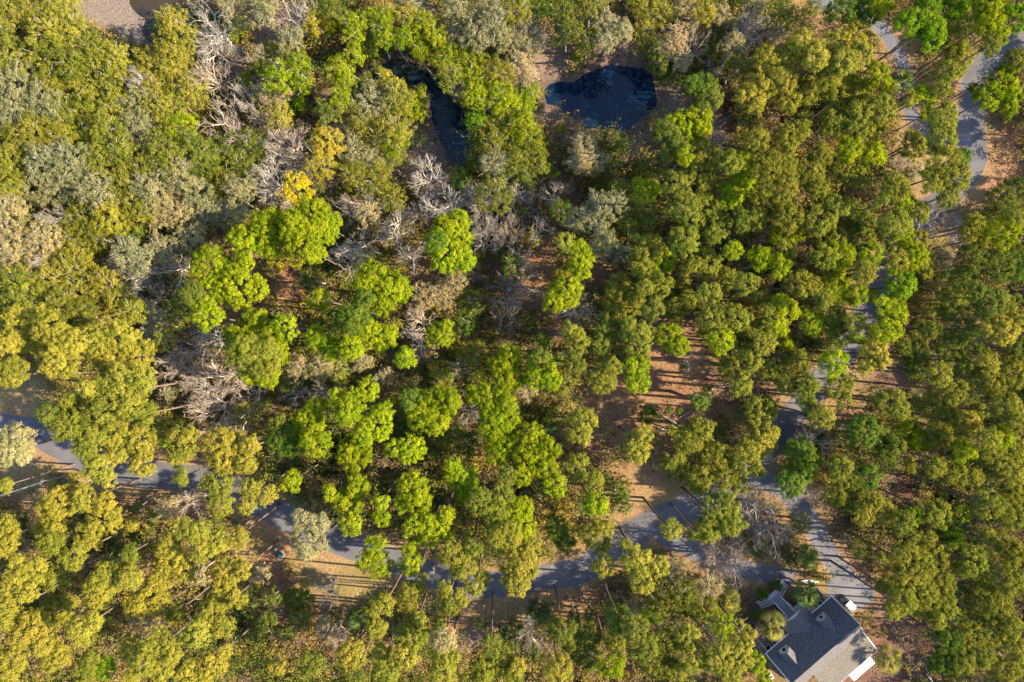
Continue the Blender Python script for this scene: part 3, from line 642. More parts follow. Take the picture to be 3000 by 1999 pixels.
def build_tree(cl, hseed):
    k = cl[0]['k']; r = np.random.default_rng(hseed)
    if k == 'P':
        h = 20 + r.uniform(-3, 3.5)
        if cl[0]['c'] in 'lL' and 500 < cl[0]['x'] < 1800: h = 19 + r.uniform(-2, 2)
    elif k == 'O': h = 11.5 + r.uniform(-2, 2)
    else: h = min(6, 2.2 + cl[0]['r'] * .05) + r.uniform(-.3, .5)
    if k == 'O' and sum(q['r'] for q in cl) / len(cl) < 40: h = 7.5 + r.uniform(-2, 1.5)
    if k == 'P' and max(q['r'] for q in cl) < 26: h = 14 + r.uniform(-2, 2)
    L = []
    for q in cl:
        Rm = q['r'] * (CAMH - h) / 2000
        Rm *= {'P': 1.36 if q['x'] > 1500 else 1.3, 'O': 1.15, 'S': 1.15}[k]
        z = h - Rm * .65 - r.uniform(0, .9) * (len(cl) > 1)
        x, y = W(q['x'], q['y'], z)
        L.append((np.array([x, y, z]), Rm))
        footprints.append((q['x'], q['y'], q['r']))
    c0 = sum(p * R for p, R in L) / sum(R for _, R in L)
    lean = r.normal(size=2) * (.35 if k == 'P' else .8)
    base = np.array([c0[0] + lean[0], c0[1] + lean[1], 0.0])
    name = {'P': "pine_tree", 'O': "oak_tree", 'S': "shrub"}[k]
    root = empty(name, tuple(base))
    col = np.array(COLS[cl[0]['c']]) * r.uniform(.88, 1.12) * np.array([r.uniform(.92, 1.08), 1, 1])
    Vs, ts = [], []
    segs = []; pale = []
    top = np.array([c0[0] - base[0], c0[1] - base[1], min(p[2] for p, _ in L) - .3 * L[0][1]])
    tr = {'P': .21, 'O': .27, 'S': .05}[k] * (h / {'P': 20, 'O': 12.5, 'S': 3}[k]) ** .8
    s, pts = crooked((0, 0, -.1), top, tr, tr * .45, 5, .012 if k == 'P' else .12)
    segs += s
    for p, R in L:
        q = p - base
        C, pr, t = crown_puffs(k, R, r)
        C = C + q
        C[:, 2] = np.maximum(C[:, 2], .3)
        n, size = PAR[k]
        cd = C - (q - np.array([0, 0, R * .35])); cd /= np.linalg.norm(cd, axis=1)[:, None] + 1e-6
        V, idx = leaf_tris(C, pr, n, size, r=r, outward=.6 if k == 'P' else .45, crown=cd)
        Vs.append(V); ts.append(np.clip(t[idx] + r.normal(size=len(idx)) * .08, 0, 1))
        # limbs to the lobe and out to its clumps
        s, pp = crooked(top, q + np.array([0, 0, R * .1]), tr * .42, tr * .14, 3, .08); segs += s
        nb = {'P': 7, 'O': 9, 'S': 3}[k]
        for i in r.choice(len(C), min(nb, len(C)), replace=False):
            s, _ = crooked(pp[-2], C[i], tr * .16, .02, 3, .22); segs += s
        if k == 'O':       # pale limb ends that stand out of the crown
            nt = {'m': 26, 't': 30, 'y': 12, 'o': 10}.get(cl[0]['c'], 6)
            out = C[np.argsort(-(C[:, 2] + r.normal(size=len(C)) * R * .5))[:nt]]
            for e in out:
                e2 = e + np.array([r.normal() * .5, r.normal() * .5, r.uniform(.1, .45)])
                st = e2 + (q - e2) * r.uniform(.3, .6) + np.array([0, 0, .35])
                s, _ = crooked(st, e2, .045, .02, 4, .35); pale += s
    V = np.concatenate(Vs); t = np.concatenate(ts)
    F = np.arange(len(V), dtype=np.int32).reshape(-1, 3); nleaf = len(F)
    if pale:
        pv, pf = tubes(pale, 3)
        F = np.concatenate([F, pf[:, [0, 1, 2]] + len(V), pf[:, [0, 2, 3]] + len(V)]); V = np.concatenate([V, pv]); t = np.concatenate([t, np.full(len(F) - nleaf, .5)])
    cme = np_mesh("crown", V, F, M_LEAF, t)
    if pale:
        cme.materials.append(M_LIMB); mi = np.zeros(len(F), dtype=np.int32); mi[nleaf:] = 1; cme.polygons.foreach_set("material_index", mi)
    crown = link("crown", cme, root); crown.color = (*col, 1)
    tv, tf = tubes(segs, 5)
    trunk = link("trunk", np_mesh("trunk", tv, tf, M_BARK, smooth=True), root)
    bc = {'P': (.135, .10, .08), 'O': (.19, .165, .135), 'S': (.15, .12, .09)}[k]
    trunk.color = (*(np.array(bc) * r.uniform(.8, 1.2)), 1)
    mx = sum(q['x'] for q in cl) / len(cl); my = sum(q['y'] for q in cl) / len(cl)
    TREES.append(dict(o=root, k=k, x=mx, y=my, c=cl[0]['c'], size=max(q['r'] for q in cl) * (1 + .3 * (len(cl) - 1)), n=len(cl)))


# ------------------------------------------------------------------ leafless trees
def bare_mesh(seed, spread=1.0):
    """unit-ish tree: crown radius 1 in plan, height 1.6; a spreading fan of forks down to twigs"""
    r = np.random.default_rng(seed); segs = []
    def grow(p, d, L, rad, depth):
        n = 3; q = p
        for i in range(n):
            d = d + r.normal(size=3) * .16; d[2] += .02; d /= np.linalg.norm(d)
            e = q + d * L / n; segs.append((q, e, rad * (1 - .12 * i), rad * (1 - .12 * (i + 1)))); q = e
            if depth < 6 and r.random() < (.5 if depth < 4 else .4):
                side = np.cross(d, r.normal(size=3)); side /= np.linalg.norm(side)
                nd = d * .72 + side * .7; nd /= np.linalg.norm(nd)
                grow(q, nd, L * .66, rad * .52, depth + 1)
        if depth < 6:
            for s in range(2):
                side = np.cross(d, r.normal(size=3)); side /= np.linalg.norm(side)
                nd = d * .85 + side * .45; nd /= np.linalg.norm(nd)
                grow(q, nd, L * .72, rad * .6, depth + 1)
    grow(np.array([0, 0, 0.]), np.array([0, 0, 1.]), .5, .038, 1)
    for i in range(5):
        a = i * 1.257 + r.uniform(-.4, .4)
        grow(np.array([0, 0, r.uniform(.35, .55)]), np.array([math.cos(a), math.sin(a), r.uniform(.45, .9)]), .42, .027, 2)
    P = np.array([s[1] for s in segs]); R = np.percentile(np.hypot(P[:, 0], P[:, 1]), 97)
    segs = [(a * [1 / R, 1 / R, 1], b * [1 / R, 1 / R, 1], max(ra, .0026), max(rb, .0018)) for a, b, ra, rb in segs]
    main = [s for s in segs if s[2] > .009]; twigs = [s for s in segs if s[2] <= .009]; print('twigs', len(twigs))
    return main, twigs


BARE = []
def bare_variants():
    for i in range(9):
        main, tw = bare_mesh(100 + i)
        v, f = tubes(main, 5); m1 = np_mesh("limbs", v, f, M_BARK, smooth=True)
        v, f = tubes(tw, 3); m2 = np_mesh("twigs", v, f, M_BARK)
        BARE.append((m1, m2))


def build_bare(q, seed):
    r = random.Random(seed)
    h = 13.8 + r.uniform(-1.2, 1.5) if q['r'] > 40 else 7 + r.uniform(-2, 2)
    if q['c'] == 'g' and q['r'] < 65: h *= .75
    R = q['r'] * (CAMH - h * .75) / 2000 * 1.2
    x, y = W(q['x'], q['y'], h * .75)
    root = empty("leafless_tree", (x, y, 0), r.uniform(0, 6.28))
    m1, m2 = BARE[seed % 9]
    sc = (R, R * r.uniform(.9, 1.1), h / 1.75)
    for nm, me in (("trunk", m1), ("crown", m2)):
        o = link(nm, me, root); o.scale = sc
        o.color = (*(np.array(BARK[q['c']]) * r.uniform(.9, 1.1) * (1.2 if nm == 'trunk' else .9)), 1)
    footprints.append((q['x'], q['y'], q['r'] * .55))
    TREES.append(dict(o=root, k='B', x=q['x'], y=q['y'], c=q['c'], size=q['r'], n=1))


# ------------------------------------------------------------------ undergrowth and the wood round the frame: uncountable, one object each
def build_undergrowth():
    N = 85000
    P = np.stack([rng.uniform(-150, 3150, N), rng.uniform(-130, 2130, N)], 1)
    w = open_weight(P); keep = np.ones(N, bool)
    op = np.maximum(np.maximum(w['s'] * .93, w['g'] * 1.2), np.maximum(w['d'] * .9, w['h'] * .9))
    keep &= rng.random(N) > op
    for nm, (ln, hw) in ROADS.items(): keep &= seg_dist(P, ln) > hw + 12 + 18 * rng.random(N)
    for poly in (POND, CHAN, MUD, APRON): keep &= sdf(P, poly) > 8
    hx = tile(2200, 1299, [(20, 900), (250, 880), (520, 900), (800, 1300), (960, 1568), (0, 1700), (-20, 1200)]); keep &= sdf(P, hx) > 0
    dens = fbm(P, 160, 77); keep &= rng.random(N) < np.clip((dens - .25) * 3.6, .2, 1)
    P = P[keep]; n = len(P)
    x, y = W(P[:, 0], P[:, 1]); big = rng.random(n) ** 3
    R = .35 + big * 1.3
    C = np.column_stack([x, y, R * .5 + big * 2.6])
    n1 = fbm(P, 110, 61); n2 = fbm(P, 60, 71)
    pal = np.array([(.085, .10, .018), (.13, .13, .02), (.05, .075, .018), (.20, .15, .05), (.16, .11, .065), (.22, .17, .03)])
    pick = np.clip(((n1 * .7 + n2 * .3 - .3) * 2.5 * 6 + rng.normal(size=n) * 1.2).astype(int), 0, 5)
    # more puffs for the bigger ones
    rep = 1 + (big * 16).astype(int); idx0 = np.repeat(np.arange(n), rep)
    C2 = C[idx0] + rng.normal(size=(len(idx0), 3)) * (R[idx0] * .6)[:, None] * [1, 1, .5]; C2[:, 2] = np.maximum(C2[:, 2], .15)
    R2 = np.clip(R[idx0] * .55, .25, .6)
    V, idx = leaf_tris(C2, R2, 13, .26, outward=.4)
    col = pal[pick][idx0][idx] * rng.uniform(.9, 1.6, (len(idx), 1))
    me = np_mesh("undergrowth", V, np.arange(len(V)).reshape(-1, 3), M_TINT, col)
    tag(link("undergrowth", me), "low green and tan brush covering the forest floor", "undergrowth", kind="stuff")
    print("undergrowth tris", len(idx))


def build_margin_wood():
    Vs, cs, segs = [], [], []
    r = np.random.default_rng(5)
    pts = []
    for _ in range(4000):
        x, y = r.uniform(-112, 150), r.uniform(-82, 82)
        if abs(x) < 95 and abs(y) < 65: continue
        if x < -95 and r.random() < .4: continue
        if seg_dist(np.array([[x / .06 + 1500, 999.5 - y / .06]]), ROADS['road'][0])[0] < 90: continue
        if all((x - a) ** 2 + (y - b) ** 2 > (28 if x > 0 else 44) for a, b in pts): pts.append((x, y))
    for x, y in pts:
        h = r.uniform(16, 22); R = r.uniform(2.4, 3.4)
        C, pr, t = crown_puffs('P', R, r); C = C + [x, y, h - R * .6]
        # keep crowns clear of the picture: nothing of this wood may hang into it
        k = (CAMH - C[:, 2]) / 2000
        vis = (np.abs(C[:, 0] / k) < 1525) & (np.abs(C[:, 1] / k) < 1025)
        if vis.any(): continue
        V, idx = leaf_tris(C, pr * 1.2, 16, .36, r=r)
        col = np.array(COLS[r.choice(list('oygl'))]) * (.7 + .6 * t[idx])[:, None]
        Vs.append(V); cs.append(col); segs += crooked((x, y, 0), (x, y, h - R), .2, .12, 3, .03)[0]
    V = np.concatenate(Vs); F = np.arange(len(V)).reshape(-1, 3)
    tv, tf = tubes(segs, 3)
    tri = np.concatenate([tf[:, [0, 1, 2]], tf[:, [0, 2, 3]]]) + len(V)
    me = np_mesh("surrounding_forest", np.concatenate([V, tv]), np.concatenate([F, tri]), M_TINT, np.concatenate(cs + [np.tile([[.2, .15, .11]], (len(tri), 1))]))
    tag(link("surrounding_forest", me), "mass of pines continuing beyond the right and outer edges", "forest", kind="stuff")


# ------------------------------------------------------------------ palms
def palm_meshes(seed, R=2.0):
    r = np.random.default_rng(seed); V = []; t = []; segs = []
    for i in range(26):
        az = i * 2.399 + r.uniform(-.2, .2); el = math.radians(r.uniform(-35, 75)) if i > 8 else math.radians(r.uniform(50, 85))
        L = R * .42 * r.uniform(.7, 1.1); d = np.array([math.cos(az) * math.cos(el), math.sin(az) * math.cos(el), math.sin(el)])
        tip = d * L; segs.append((np.zeros(3), tip, .03, .018))
        side = np.array([-math.sin(az), math.cos(az), 0]); upv = np.cross(side, d) * -1
        tt = r.uniform(0, 1)
        for j in range(15):
            a = math.radians(-70 + j * 140 / 14); bl = R * .62 * (.75 + .25 * math.cos(a)) * r.uniform(.85, 1.1)
            e = tip + (d * math.cos(a) + side * math.sin(a)) * bl + np.array([0, 0, -.25 * bl - .05 * abs(a)])
            mid = tip + (e - tip) * .5 + np.array([0, 0, .05]); wv = np.cross(e - tip, np.array([0, 0, 1.])); wv /= np.linalg.norm(wv) + 1e-6
            wv = wv * .04 + upv * .02
            V += [tip, mid - wv, mid + wv, mid - wv, e, mid + wv]; t += [tt * .8 + r.uniform(0, .2)] * 2
    crown = np_mesh("fronds", np.array(V), np.arange(len(V)).reshape(-1, 3), M_FROND, np.array(t))
    v, f = tubes(segs, 3); stalks = np_mesh("stalks", v, f, M_BARK)
    return crown, stalks


def build_palm(px, py, h, R, col, label, pm, name="palm_tree"):
    x, y = W(px, py, h)
    root = empty(name, (x, y, 0), random.uniform(0, 6))
    c = link("crown", pm[0], root, (0, 0, h)); c.color = (*col, 1); c.scale = (R / 1.75, R / 1.75, R / 1.75)
    s = link("stalks", pm[1], c); s.color = (.2, .2, .06, 1)
    segs = []; 
    for i in range(6): segs.append(((0, 0, h * i / 6), (0, 0, h * (i + 1) / 6), .17, .19))
    v, f = tubes(segs, 8); tr = link("trunk", np_mesh("trunk", v, f, M_BARK, smooth=True), root); tr.color = (.25, .21, .16, 1)
    tag(root, label, "palm", "palms")
    return root


# ------------------------------------------------------------------ house
M_SHINGLE = pbr("roof_shingles", (.092, .082, .082), .9, .35, 3.5, bump=.5, bscale=14)
M_SHINGLE2 = pbr("lower_roof_shingles", (.10, .088, .072), .9, .25, 2.5, bump=.4, bscale=14)
M_SIDING = pbr("beige_siding", (.42, .34, .27), .8, .1, 2)
M_DORM = pbr("grey_siding", (.33, .35, .33), .8, .1, 2)
M_WHITE = pbr("white_paint", (.78, .78, .78), .55, .06, 3)
M_DECK = pbr("deck_boards", (.30, .30, .32), .8, .3, 6)
M_SHADEDECK = pbr("shaded_boards", (.10, .085, .08), .85, .3, 5)  # side porch boards, dark because their shade is put into the colour
M_GLASS = pbr("window_glass", (.015, .02, .03), .08, spec=.6)
M_SHUTTER = pbr("shutter", (.12, .08, .08), .7)
M_METALROOF = pbr("white_metal_roof", (.75, .76, .78), .4, .05, 2, metallic=0)
M_COPPER = pbr("flashing", (.25, .10, .08), .6)

UD = np.array([-.753, -.658]); VD = np.array([.658, -.753]); E1 = np.array([53.60, -42.83])


def build_house():
    root = empty("house", (E1[0], E1[1], 0), 0)
    def H(a, v, z):
        p = UD * a + VD * v
        return (p[0], p[1], z)
    LN = 14.6
    EZ, RZ, HV = 5.5, 9.5, 4.0
    def hbox(mb, a0, a1, v0, v1, z0, z1):
        mb.hexa([H(a1, v0, z0), H(a0, v0, z0), H(a0, v1, z0), H(a1, v1, z0), H(a1, v0, z1), H(a0, v0, z1), H(a0, v1, z1), H(a1, v1, z1)])
        return mb
    w = MB(); hbox(w, .35, LN - .35, .45, 7.6, 0, EZ - .12)
    # gable ends
    for a0, a1 in ((.35, .5), (LN - .5, LN - .35)):
        b = len(w.v); pr = [H(a, v, z) for a in (a0, a1) for v, z in ((.45, EZ - .12), (7.6, EZ - .12), (HV, RZ - .45))]
        w.v += pr; w.f += [[b, b + 1, b + 2], [b + 5, b + 4, b + 3], [b, b + 2, b + 5, b + 3], [b + 1, b + 4, b + 5, b + 2]]
    hbox(w, .6, 10.8, 7.6, 12.3, 0, 3.8)
    wall = w.build("wall", M_SIDING, root)
    rf = MB()
    rf.slab([H(0, 0, EZ), H(0, HV, RZ), H(LN, HV, RZ), H(LN, 0, EZ)][::-1], .16)
    rf.slab([H(0, HV, RZ), H(0, 8, EZ), H(LN, 8, EZ), H(LN, HV, RZ)][::-1], .16)
    roof = rf.build("roof", M_SHINGLE, root)
    r2 = MB(); r2.slab([H(.05, 7.7, EZ + .12), H(.05, 12.9, 3.95), H(11, 12.9, 3.95), H(11, 7.7, EZ + .12)][::-1], .14)
    r2.build("rear_roof", M_SHINGLE2, root)
    fa = MB(); 
    for (p, q) in ((H(-.03, 0, EZ - .08), H(LN + .03, 0, EZ - .08)), (H(-.03, 0, EZ - .08), H(-.03, HV, RZ - .08)), (H(-.03, HV, RZ - .08), H(-.03, 8, EZ - .08)), (H(LN + .03, 0, EZ - .08), H(LN + .03, HV, RZ - .08)), (H(-.02, 8, EZ), H(-.02, 12.93, 3.87)), (H(-.02, 12.95, 3.87), H(11, 12.95, 3.87))):
        fa.bar(p, q, .075, 4)
    fa.build("fascia", M_WHITE, root)
    ridge = MB(); ridge.bar(H(-.02, HV, RZ + .02), H(LN + .02, HV, RZ + .02), .07, 5); ridge.build("ridge_cap", M_SHINGLE, root)
    # entry gable
    GC, GW, GZ, PV = 7.0, 2.6, 6.85, -2.0
    g = MB(); back = (GZ - EZ) / (RZ - EZ) * HV
    for s in (-1, 1):
        pts = [H(GC, PV, GZ), H(GC, back + .1, GZ), H(GC + s * GW, .05, EZ + .06), H(GC + s * GW, PV, EZ + .06)]
        g.slab(pts if s > 0 else pts[::-1], .13)
    gr = g.build("entry_roof", M_SHINGLE, root)
    fl = MB(); fl.bar(H(GC, back + .12, GZ + .02), H(GC - GW, .08, EZ + .1), .05, 4); fl.build("flashing", M_COPPER, root)
    gg = MB(); gg.poly([H(GC - GW + .2, PV + .25, EZ), H(GC + GW - .2, PV + .25, EZ), H(GC, PV + .25, GZ - .2)])
    hbox(gg, GC - GW + .2, GC + GW - .2, PV + .3, .4, EZ - .3, EZ - .02); gg.build("entry_gable", M_WHITE, root)
    # dormers
    for a in (3.7, 11.9):
        d = MB(); v0, zb, zt, zr, hw = .62, 6.0, 7.6, 8.6, 1.0
        bk = (zr - EZ) / (RZ - EZ) * HV + .05; bs = (zt - EZ) / (RZ - EZ) * HV + .05
        d.poly([H(a - hw + .08, v0, zb), H(a + hw - .08, v0, zb), H(a + hw - .08, v0, zt), H(a, v0, zr - .05), H(a - hw + .08, v0, zt)][::-1])
        for s in (-1, 1): d.poly([H(a + s * (hw - .08), v0, zb), H(a + s * (hw - .08), bs, zt), H(a + s * (hw - .08), v0, zt)])
        dm = d.build("dormer", M_DORM, root)
        q = MB()
        for s in (-1, 1):
            pts = [H(a, v0 - .2, zr), H(a, bk, zr), H(a + s * hw, bs, zt - .02), H(a + s * hw, v0 - .2, zt - .02)]
            q.slab(pts if s > 0 else pts[::-1], .07)
        q.build("dormer_roof", M_SHINGLE, dm)
        f = MB(); hbox(f, a - .42, a + .42, v0 - .05, v0 - .01, zb + .42, zt - .02); wf = f.build("window_frame", M_WHITE, dm)
        p = MB(); hbox(p, a - .32, a + .32, v0 - .065, v0 - .052, zb + .52, zt - .12); p.build("window_pane", M_GLASS, dm)
    # front windows with shutters
    for a in (2.1, 10.6, 12.2, 13.7):
        f = MB(); hbox(f, a - .5, a + .5, .38, .445, 3.3, 4.95); wf = f.build("window", M_WHITE, root)
        p = MB(); hbox(p, a - .4, a + .4, .36, .375, 3.4, 4.85); p.build("window_pane", M_GLASS, wf)
        for s in (-1, 1):
            sh = MB(); hbox(sh, a + s * .78 - .24, a + s * .78 + .24, .39, .44, 3.3, 4.95); sh.build("shutter", M_SHUTTER, wf)
    dd = MB(); hbox(dd, GC - .55, GC + .55, .36, .44, 2.95, 5.1); dr = dd.build("door", M_SHUTTER, root)
    # porch floors with white side walls
    for a0, a1, v0, mat in ((.6, 4.0, -1.0, M_SHADEDECK), (10.2, 14.2, -1.0, M_SHADEDECK), (4.1, 10.1, -1.25, M_DECK)):
        p = MB(); hbox(p, a0, a1, v0, .4, 2.72, 2.9); pf = p.build("porch_floor", mat, root)
        s = MB()
        for aa in (a0 + .06, a1 - .06):
            q = MB(); hbox(q, aa - .06, aa + .06, v0, .3, 2.9, 3.75); q.build("porch_wall", M_WHITE, pf)
        if mat is M_DECK:
            for b0, b1 in ((a0, GC - .8), (GC + .8, a1)):
                s = MB()
                for z in (3.0, 3.8): s.bar(H(b0, v0 + .05, z), H(b1, v0 + .05, z), .035, 4)
                for k in range(9): 
                    aa = b0 + (b1 - b0) * k / 8; s.bar(H(aa, v0 + .05, 3.0), H(aa, v0 + .05, 3.8), .018, 4)
                s.build("porch_rail", M_WHITE, pf)
        for aa in (a0 + .15, (a0 + a1) / 2 - 1.2, (a0 + a1) / 2 + 1.2, a1 - .15): MB().bar(H(aa, v0 + .12, 0), H(aa, v0 + .12, 2.72), .09, 6).build("porch_post", M_WHITE, pf)
    for aa in (GC - 2.3, GC + 2.3):
        c = MB(); c.bar(H(aa, PV + .45, 2.9), H(aa, PV + .45, EZ - .25), .1, 8); c.build("column", M_WHITE, root)
    # white metal awning roof at the back
    aw = MB(); 
    aw.slab([H(1.6, 13.0, 3.3), H(1.6, 15.05, 2.85), H(6.4, 15.05, 2.85), H(6.4, 13.0, 3.3)][::-1], .06)
    for k in range(13):
        a = 1.65 + k * .39; aw.bar(H(a, 13.0, 3.33), H(a, 15.05, 2.88), .028, 4)
    ao = aw.build("awning", M_METALROOF, root)
    for a in (1.8, 4, 6.2): MB().bar(H(a, 14.9, 0), H(a, 14.9, 2.82), .06, 6).build("awning_post", M_WHITE, ao)
    tag(root, "grey shingled house with two dormers, entry gable and white metal awning", "house")
    # stairs: a top flight down to a landing, then a wing each side -> their own thing
    st = empty("entry_stairs", (E1[0], E1[1], 0))
    t = MB(); n = 9
    for i in range(n):
        v = -1.3 - i * .26; z = 2.85 - i * .165; hbox(t, GC - .75, GC + .75, v - .27, v, z - .05, z)
    t.build("treads", M_DECK, st)
    lz = 2.85 - n * .165
    l = MB(); lv1 = -1.3 - n * .26; hbox(l, GC - .95, GC + .95, lv1 - 1.2, lv1, lz - .1, lz); l.build("landing", M_DECK, st)
    for s in (-1, 1):
        t = MB(); m = 7
        for i in range(m):
            a = GC + s * (.95 + i * .3); z = lz - (i + 1) * lz / (m + 1); hbox(t, min(a, a + s * .3), max(a, a + s * .3), lv1 - 1.15, lv1 - .1, z - .05, z)
        t.build("treads", M_DECK, st)
        for v in (lv1 - 1.15, lv1 - .1):
            rl = MB(); e = GC + s * (.95 + m * .3)
            for dz in (.12, .9): rl.bar(H(GC + s * .95, v, lz + dz), H(e, v, dz), .045, 4)
            for k in range(8):
                f = k / 7; aa = GC + s * .95 + (e - GC - s * .95) * f; rl.bar(H(aa, v, lz * (1 - f)), H(aa, v, lz * (1 - f) + .92), .03 if k in (0, 7) else .016, 4)
            rl.build("railing", M_WHITE, st)
    for s in (-1, 1):
        rl = MB(); a = GC + s * .78
        for dz in (.08, .9): rl.bar(H(a, -1.3, 2.9 + dz), H(a, lv1, lz + dz), .055, 4)
        for k in range(10):
            f = k / 9; rl.bar(H(a, -1.3 + (lv1 + 1.3) * f, 2.85 + (lz - 2.85) * f), H(a, -1.3 + (lv1 + 1.3) * f, 3.8 + (lz - 2.85) * f), .018, 4)
        rl.build("railing", M_WHITE, st)
    rl = MB()
    for dz in (.15, .9): rl.bar(H(GC - .95, lv1 - 1.18, lz + dz), H(GC + .95, lv1 - 1.18, lz + dz), .045, 4)
    for k in range(9): rl.bar(H(GC - .95 + k * .2375, lv1 - 1.18, lz), H(GC - .95 + k * .2375, lv1 - 1.18, lz + .92), .018, 4)
    rl.build("railing", M_WHITE, st)
    tag(st, "white railed wooden stairs forking both ways in front of the house", "stairs")


def wheel(parent, x, y, r, w):
    t = MB(); t.bar((x - w / 2, y, r), (x + w / 2, y, r), r, 16); o = t.build("wheel", pbr("tyre", (.02, .02, .02), .8) if "tyre" not in bpy.data.materials else bpy.data.materials["tyre"], parent)
    h = MB(); h.bar((x - w / 2 - .01, y, r), (x + w / 2 + .01, y, r), r * .5, 12); h.build("rim", M_WHITE, o)


def build_small_things():
    # golf cart: nose points to the upper left of the picture
    x, y = W(2481, 1766, .8); g = empty("golf_cart", (x, y, 0), math.radians(47.5))
    M_CART = pbr("cart_paint", (.012, .02, .028), .3, spec=.5); M_SEAT = pbr("cart_seat", (.05, .05, .055), .7)
    b = MB()
    b.hexa([(-.58, .35, .3), (.58, .35, .3), (.5, 1.3, .3), (-.5, 1.3, .3), (-.56, .4, .85), (.56, .4, .85), (.42, 1.2, .62), (-.42, 1.2, .62)])
    b.box(-.58, .58, -1.2, .35, .28, .42); b.box(-.56, .56, -1.2, -.45, .42, .75); b.build("body", M_CART, g)
    s = MB(); s.box(-.52, .52, -.85, -.4, .75, .88); s.box(-.52, .52, -1.0, -.88, .8, 1.25); s.build("seat", M_SEAT, g)
    r = MB(); r.hexa([(-.6, -1.2, 1.85), (.6, -1.2, 1.85), (.6, .55, 1.85), (-.6, .55, 1.85), (-.54, -1.14, 1.93), (.54, -1.14, 1.93), (.54, .49, 1.93), (-.54, .49, 1.93)]); r.build("canopy", M_WHITE, g)
    for sx in (-.52, .52):
        MB().bar((sx, .55, .85), (sx, .45, 1.86), .02, 6).build("roof_strut", M_SEAT, g); MB().bar((sx, -1.08, .75), (sx, -1.1, 1.86), .02, 6).build("roof_strut", M_SEAT, g)
    w = MB(); w.bar((-.25, .3, 1.0), (-.25, .02, .98), .14, 10); w.build("steering_wheel", M_SEAT, g)
    for sx in (-.55, .55):
        for sy in (-.85, .9): wheel(g, sx, sy, .22, .18)
    tag(g, "dark golf cart with a white roof parked on the gravel beside the house", "golf cart")

    def cabinet(px, py, sx, sy, sz, rz, mat, name, label, cat, lidmat=None):
        x, y = W(px, py, sz); o = empty(name, (x, y, 0), math.radians(rz))
        b = MB(); b.box(-sx / 2, sx / 2, -sy / 2, sy / 2, .08, sz * .72); b.build("body", mat, o)
        l = MB(); l.hexa([(-sx / 2 - .03, -sy / 2 - .03, sz * .72), (sx / 2 + .03, -sy / 2 - .03, sz * .72), (sx / 2 + .03, sy / 2 + .03, sz * .72), (-sx / 2 - .03, sy / 2 + .03, sz * .72), (-sx / 2 + .05, -sy / 2 + .06, sz * .86), (sx / 2 - .05, -sy / 2 + .06, sz * .86), (sx / 2 - .05, sy / 2 - .04, sz), (-sx / 2 + .05, sy / 2 - .04, sz)]); l.build("lid", lidmat or mat, o)
        k = MB(); k.box(-sx / 2 - .1, sx / 2 + .1, -sy / 2 - .1, sy / 2 + .1, 0, .08); k.build("pad", pbr(name + "_pad", (.3, .28, .26), .9), o)
        tag(o, label, cat)
    cabinet(819, 1629, .95, .85, .85, -35, pbr("green_enamel", (.03, .085, .095), .45, .1), "utility_cabinet", "dark green utility cabinet on the straw beside the lane", "utility box")
    cabinet(806, 1612, .3, .3, .6, -35, M_WHITE, "utility_pedestal", "small white pedestal just above the green utility cabinet", "pedestal")
    cabinet(2600, 1080, .5, .62, .7, -20, pbr("blue_grey_enamel", (.2, .27, .36), .5), "junction_box", "pale blue box standing on dark litter right of the lane", "utility box")

    # white spillway pipe at the head of the pool
    a = Vector((*W(1135, 153), .45)); b = Vector((*W(1144, 174), .3))
    o = MB(); 
    n = 14; d = (b - a); q = d.to_track_quat('Z', 'Y'); bb = len(o.v)
    for c in (a, b):
        for rr in (.16, .12):
            for i in range(n): o.v.append(tuple(c + q @ Vector((rr * math.cos(6.2832 * i / n), rr * math.sin(6.2832 * i / n), 0))))
    for i in range(n):
        j = (i + 1) % n
        o.f += [[bb + i, bb + j, bb + 2 * n + j, bb + 2 * n + i], [bb + n + j, bb + n + i, bb + 3 * n + i, bb + 3 * n + j], [bb + i, bb + n + i, bb + n + j, bb + j], [bb + 2 * n + i, bb + 2 * n + j, bb + 3 * n + j, bb + 3 * n + i]]
    tag(o.build("drain_pipe", M_WHITE), "short white pipe at the head of the dark curved pool", "pipe")

    # kayak-shaped white boat above the palm
    x, y = W(2372, 1705, .4); k = empty("kayak", (x, y, 0), math.radians(-4)); hull = MB(); n = 16; rings = []
    for i in range(n + 1):
        f = i / n; xx = (f - .5) * 3.2; wd = .34 * math.sin(math.pi * min(max(f, .03), .97)) ** .7
        rings.append([(xx, -wd, .34), (xx, -wd * .7, .08), (xx, 0, .02), (xx, wd * .7, .08), (xx, wd, .34), (xx, 0, .42)])
    for i in range(n):
        for j in range(6):
            hull.poly([rings[i][j], rings[i + 1][j], rings[i + 1][(j + 1) % 6], rings[i][(j + 1) % 6]])
    hull.poly(rings[0]); hull.poly(rings[-1][::-1]); hull.build("hull", M_WHITE, k)
    c = MB(); c.bar((-.1, 0, .40), (-.1, 0, .435), .24, 14); c.build("cockpit", M_SEAT, k); tag(k, "white boat lying in leaves above the palm at the stairs", "boat")

    # fallen logs
    def log(x1, y1, x2, y2, r_, col, label, z=.2, name="fallen_log", z2=None):
        a = np.array([*W(x1, y1, z), z]); b = np.array([*W(x2, y2, z), z2 if z2 is not None else z])
        s, pts = crooked(a, b, r_, r_ * .6, 6, .06); 
        for i in range(2, 6):
            dd = rng.normal(size=3) * .5; dd[2] = abs(dd[2]); s += crooked(pts[i], pts[i] + dd, r_ * .3, .02, 2, .1)[0]
        v, f = tubes(s, 7); o = link(name, np_mesh(name, v, f, M_BARK, smooth=True)); o.color = (*col, 1)
        tag(o, label, "log", "fallen logs")
    tx = lambda x, y, x0=1500, y0=650: (x0 + x / 2.24, y0 + y / 2.24)
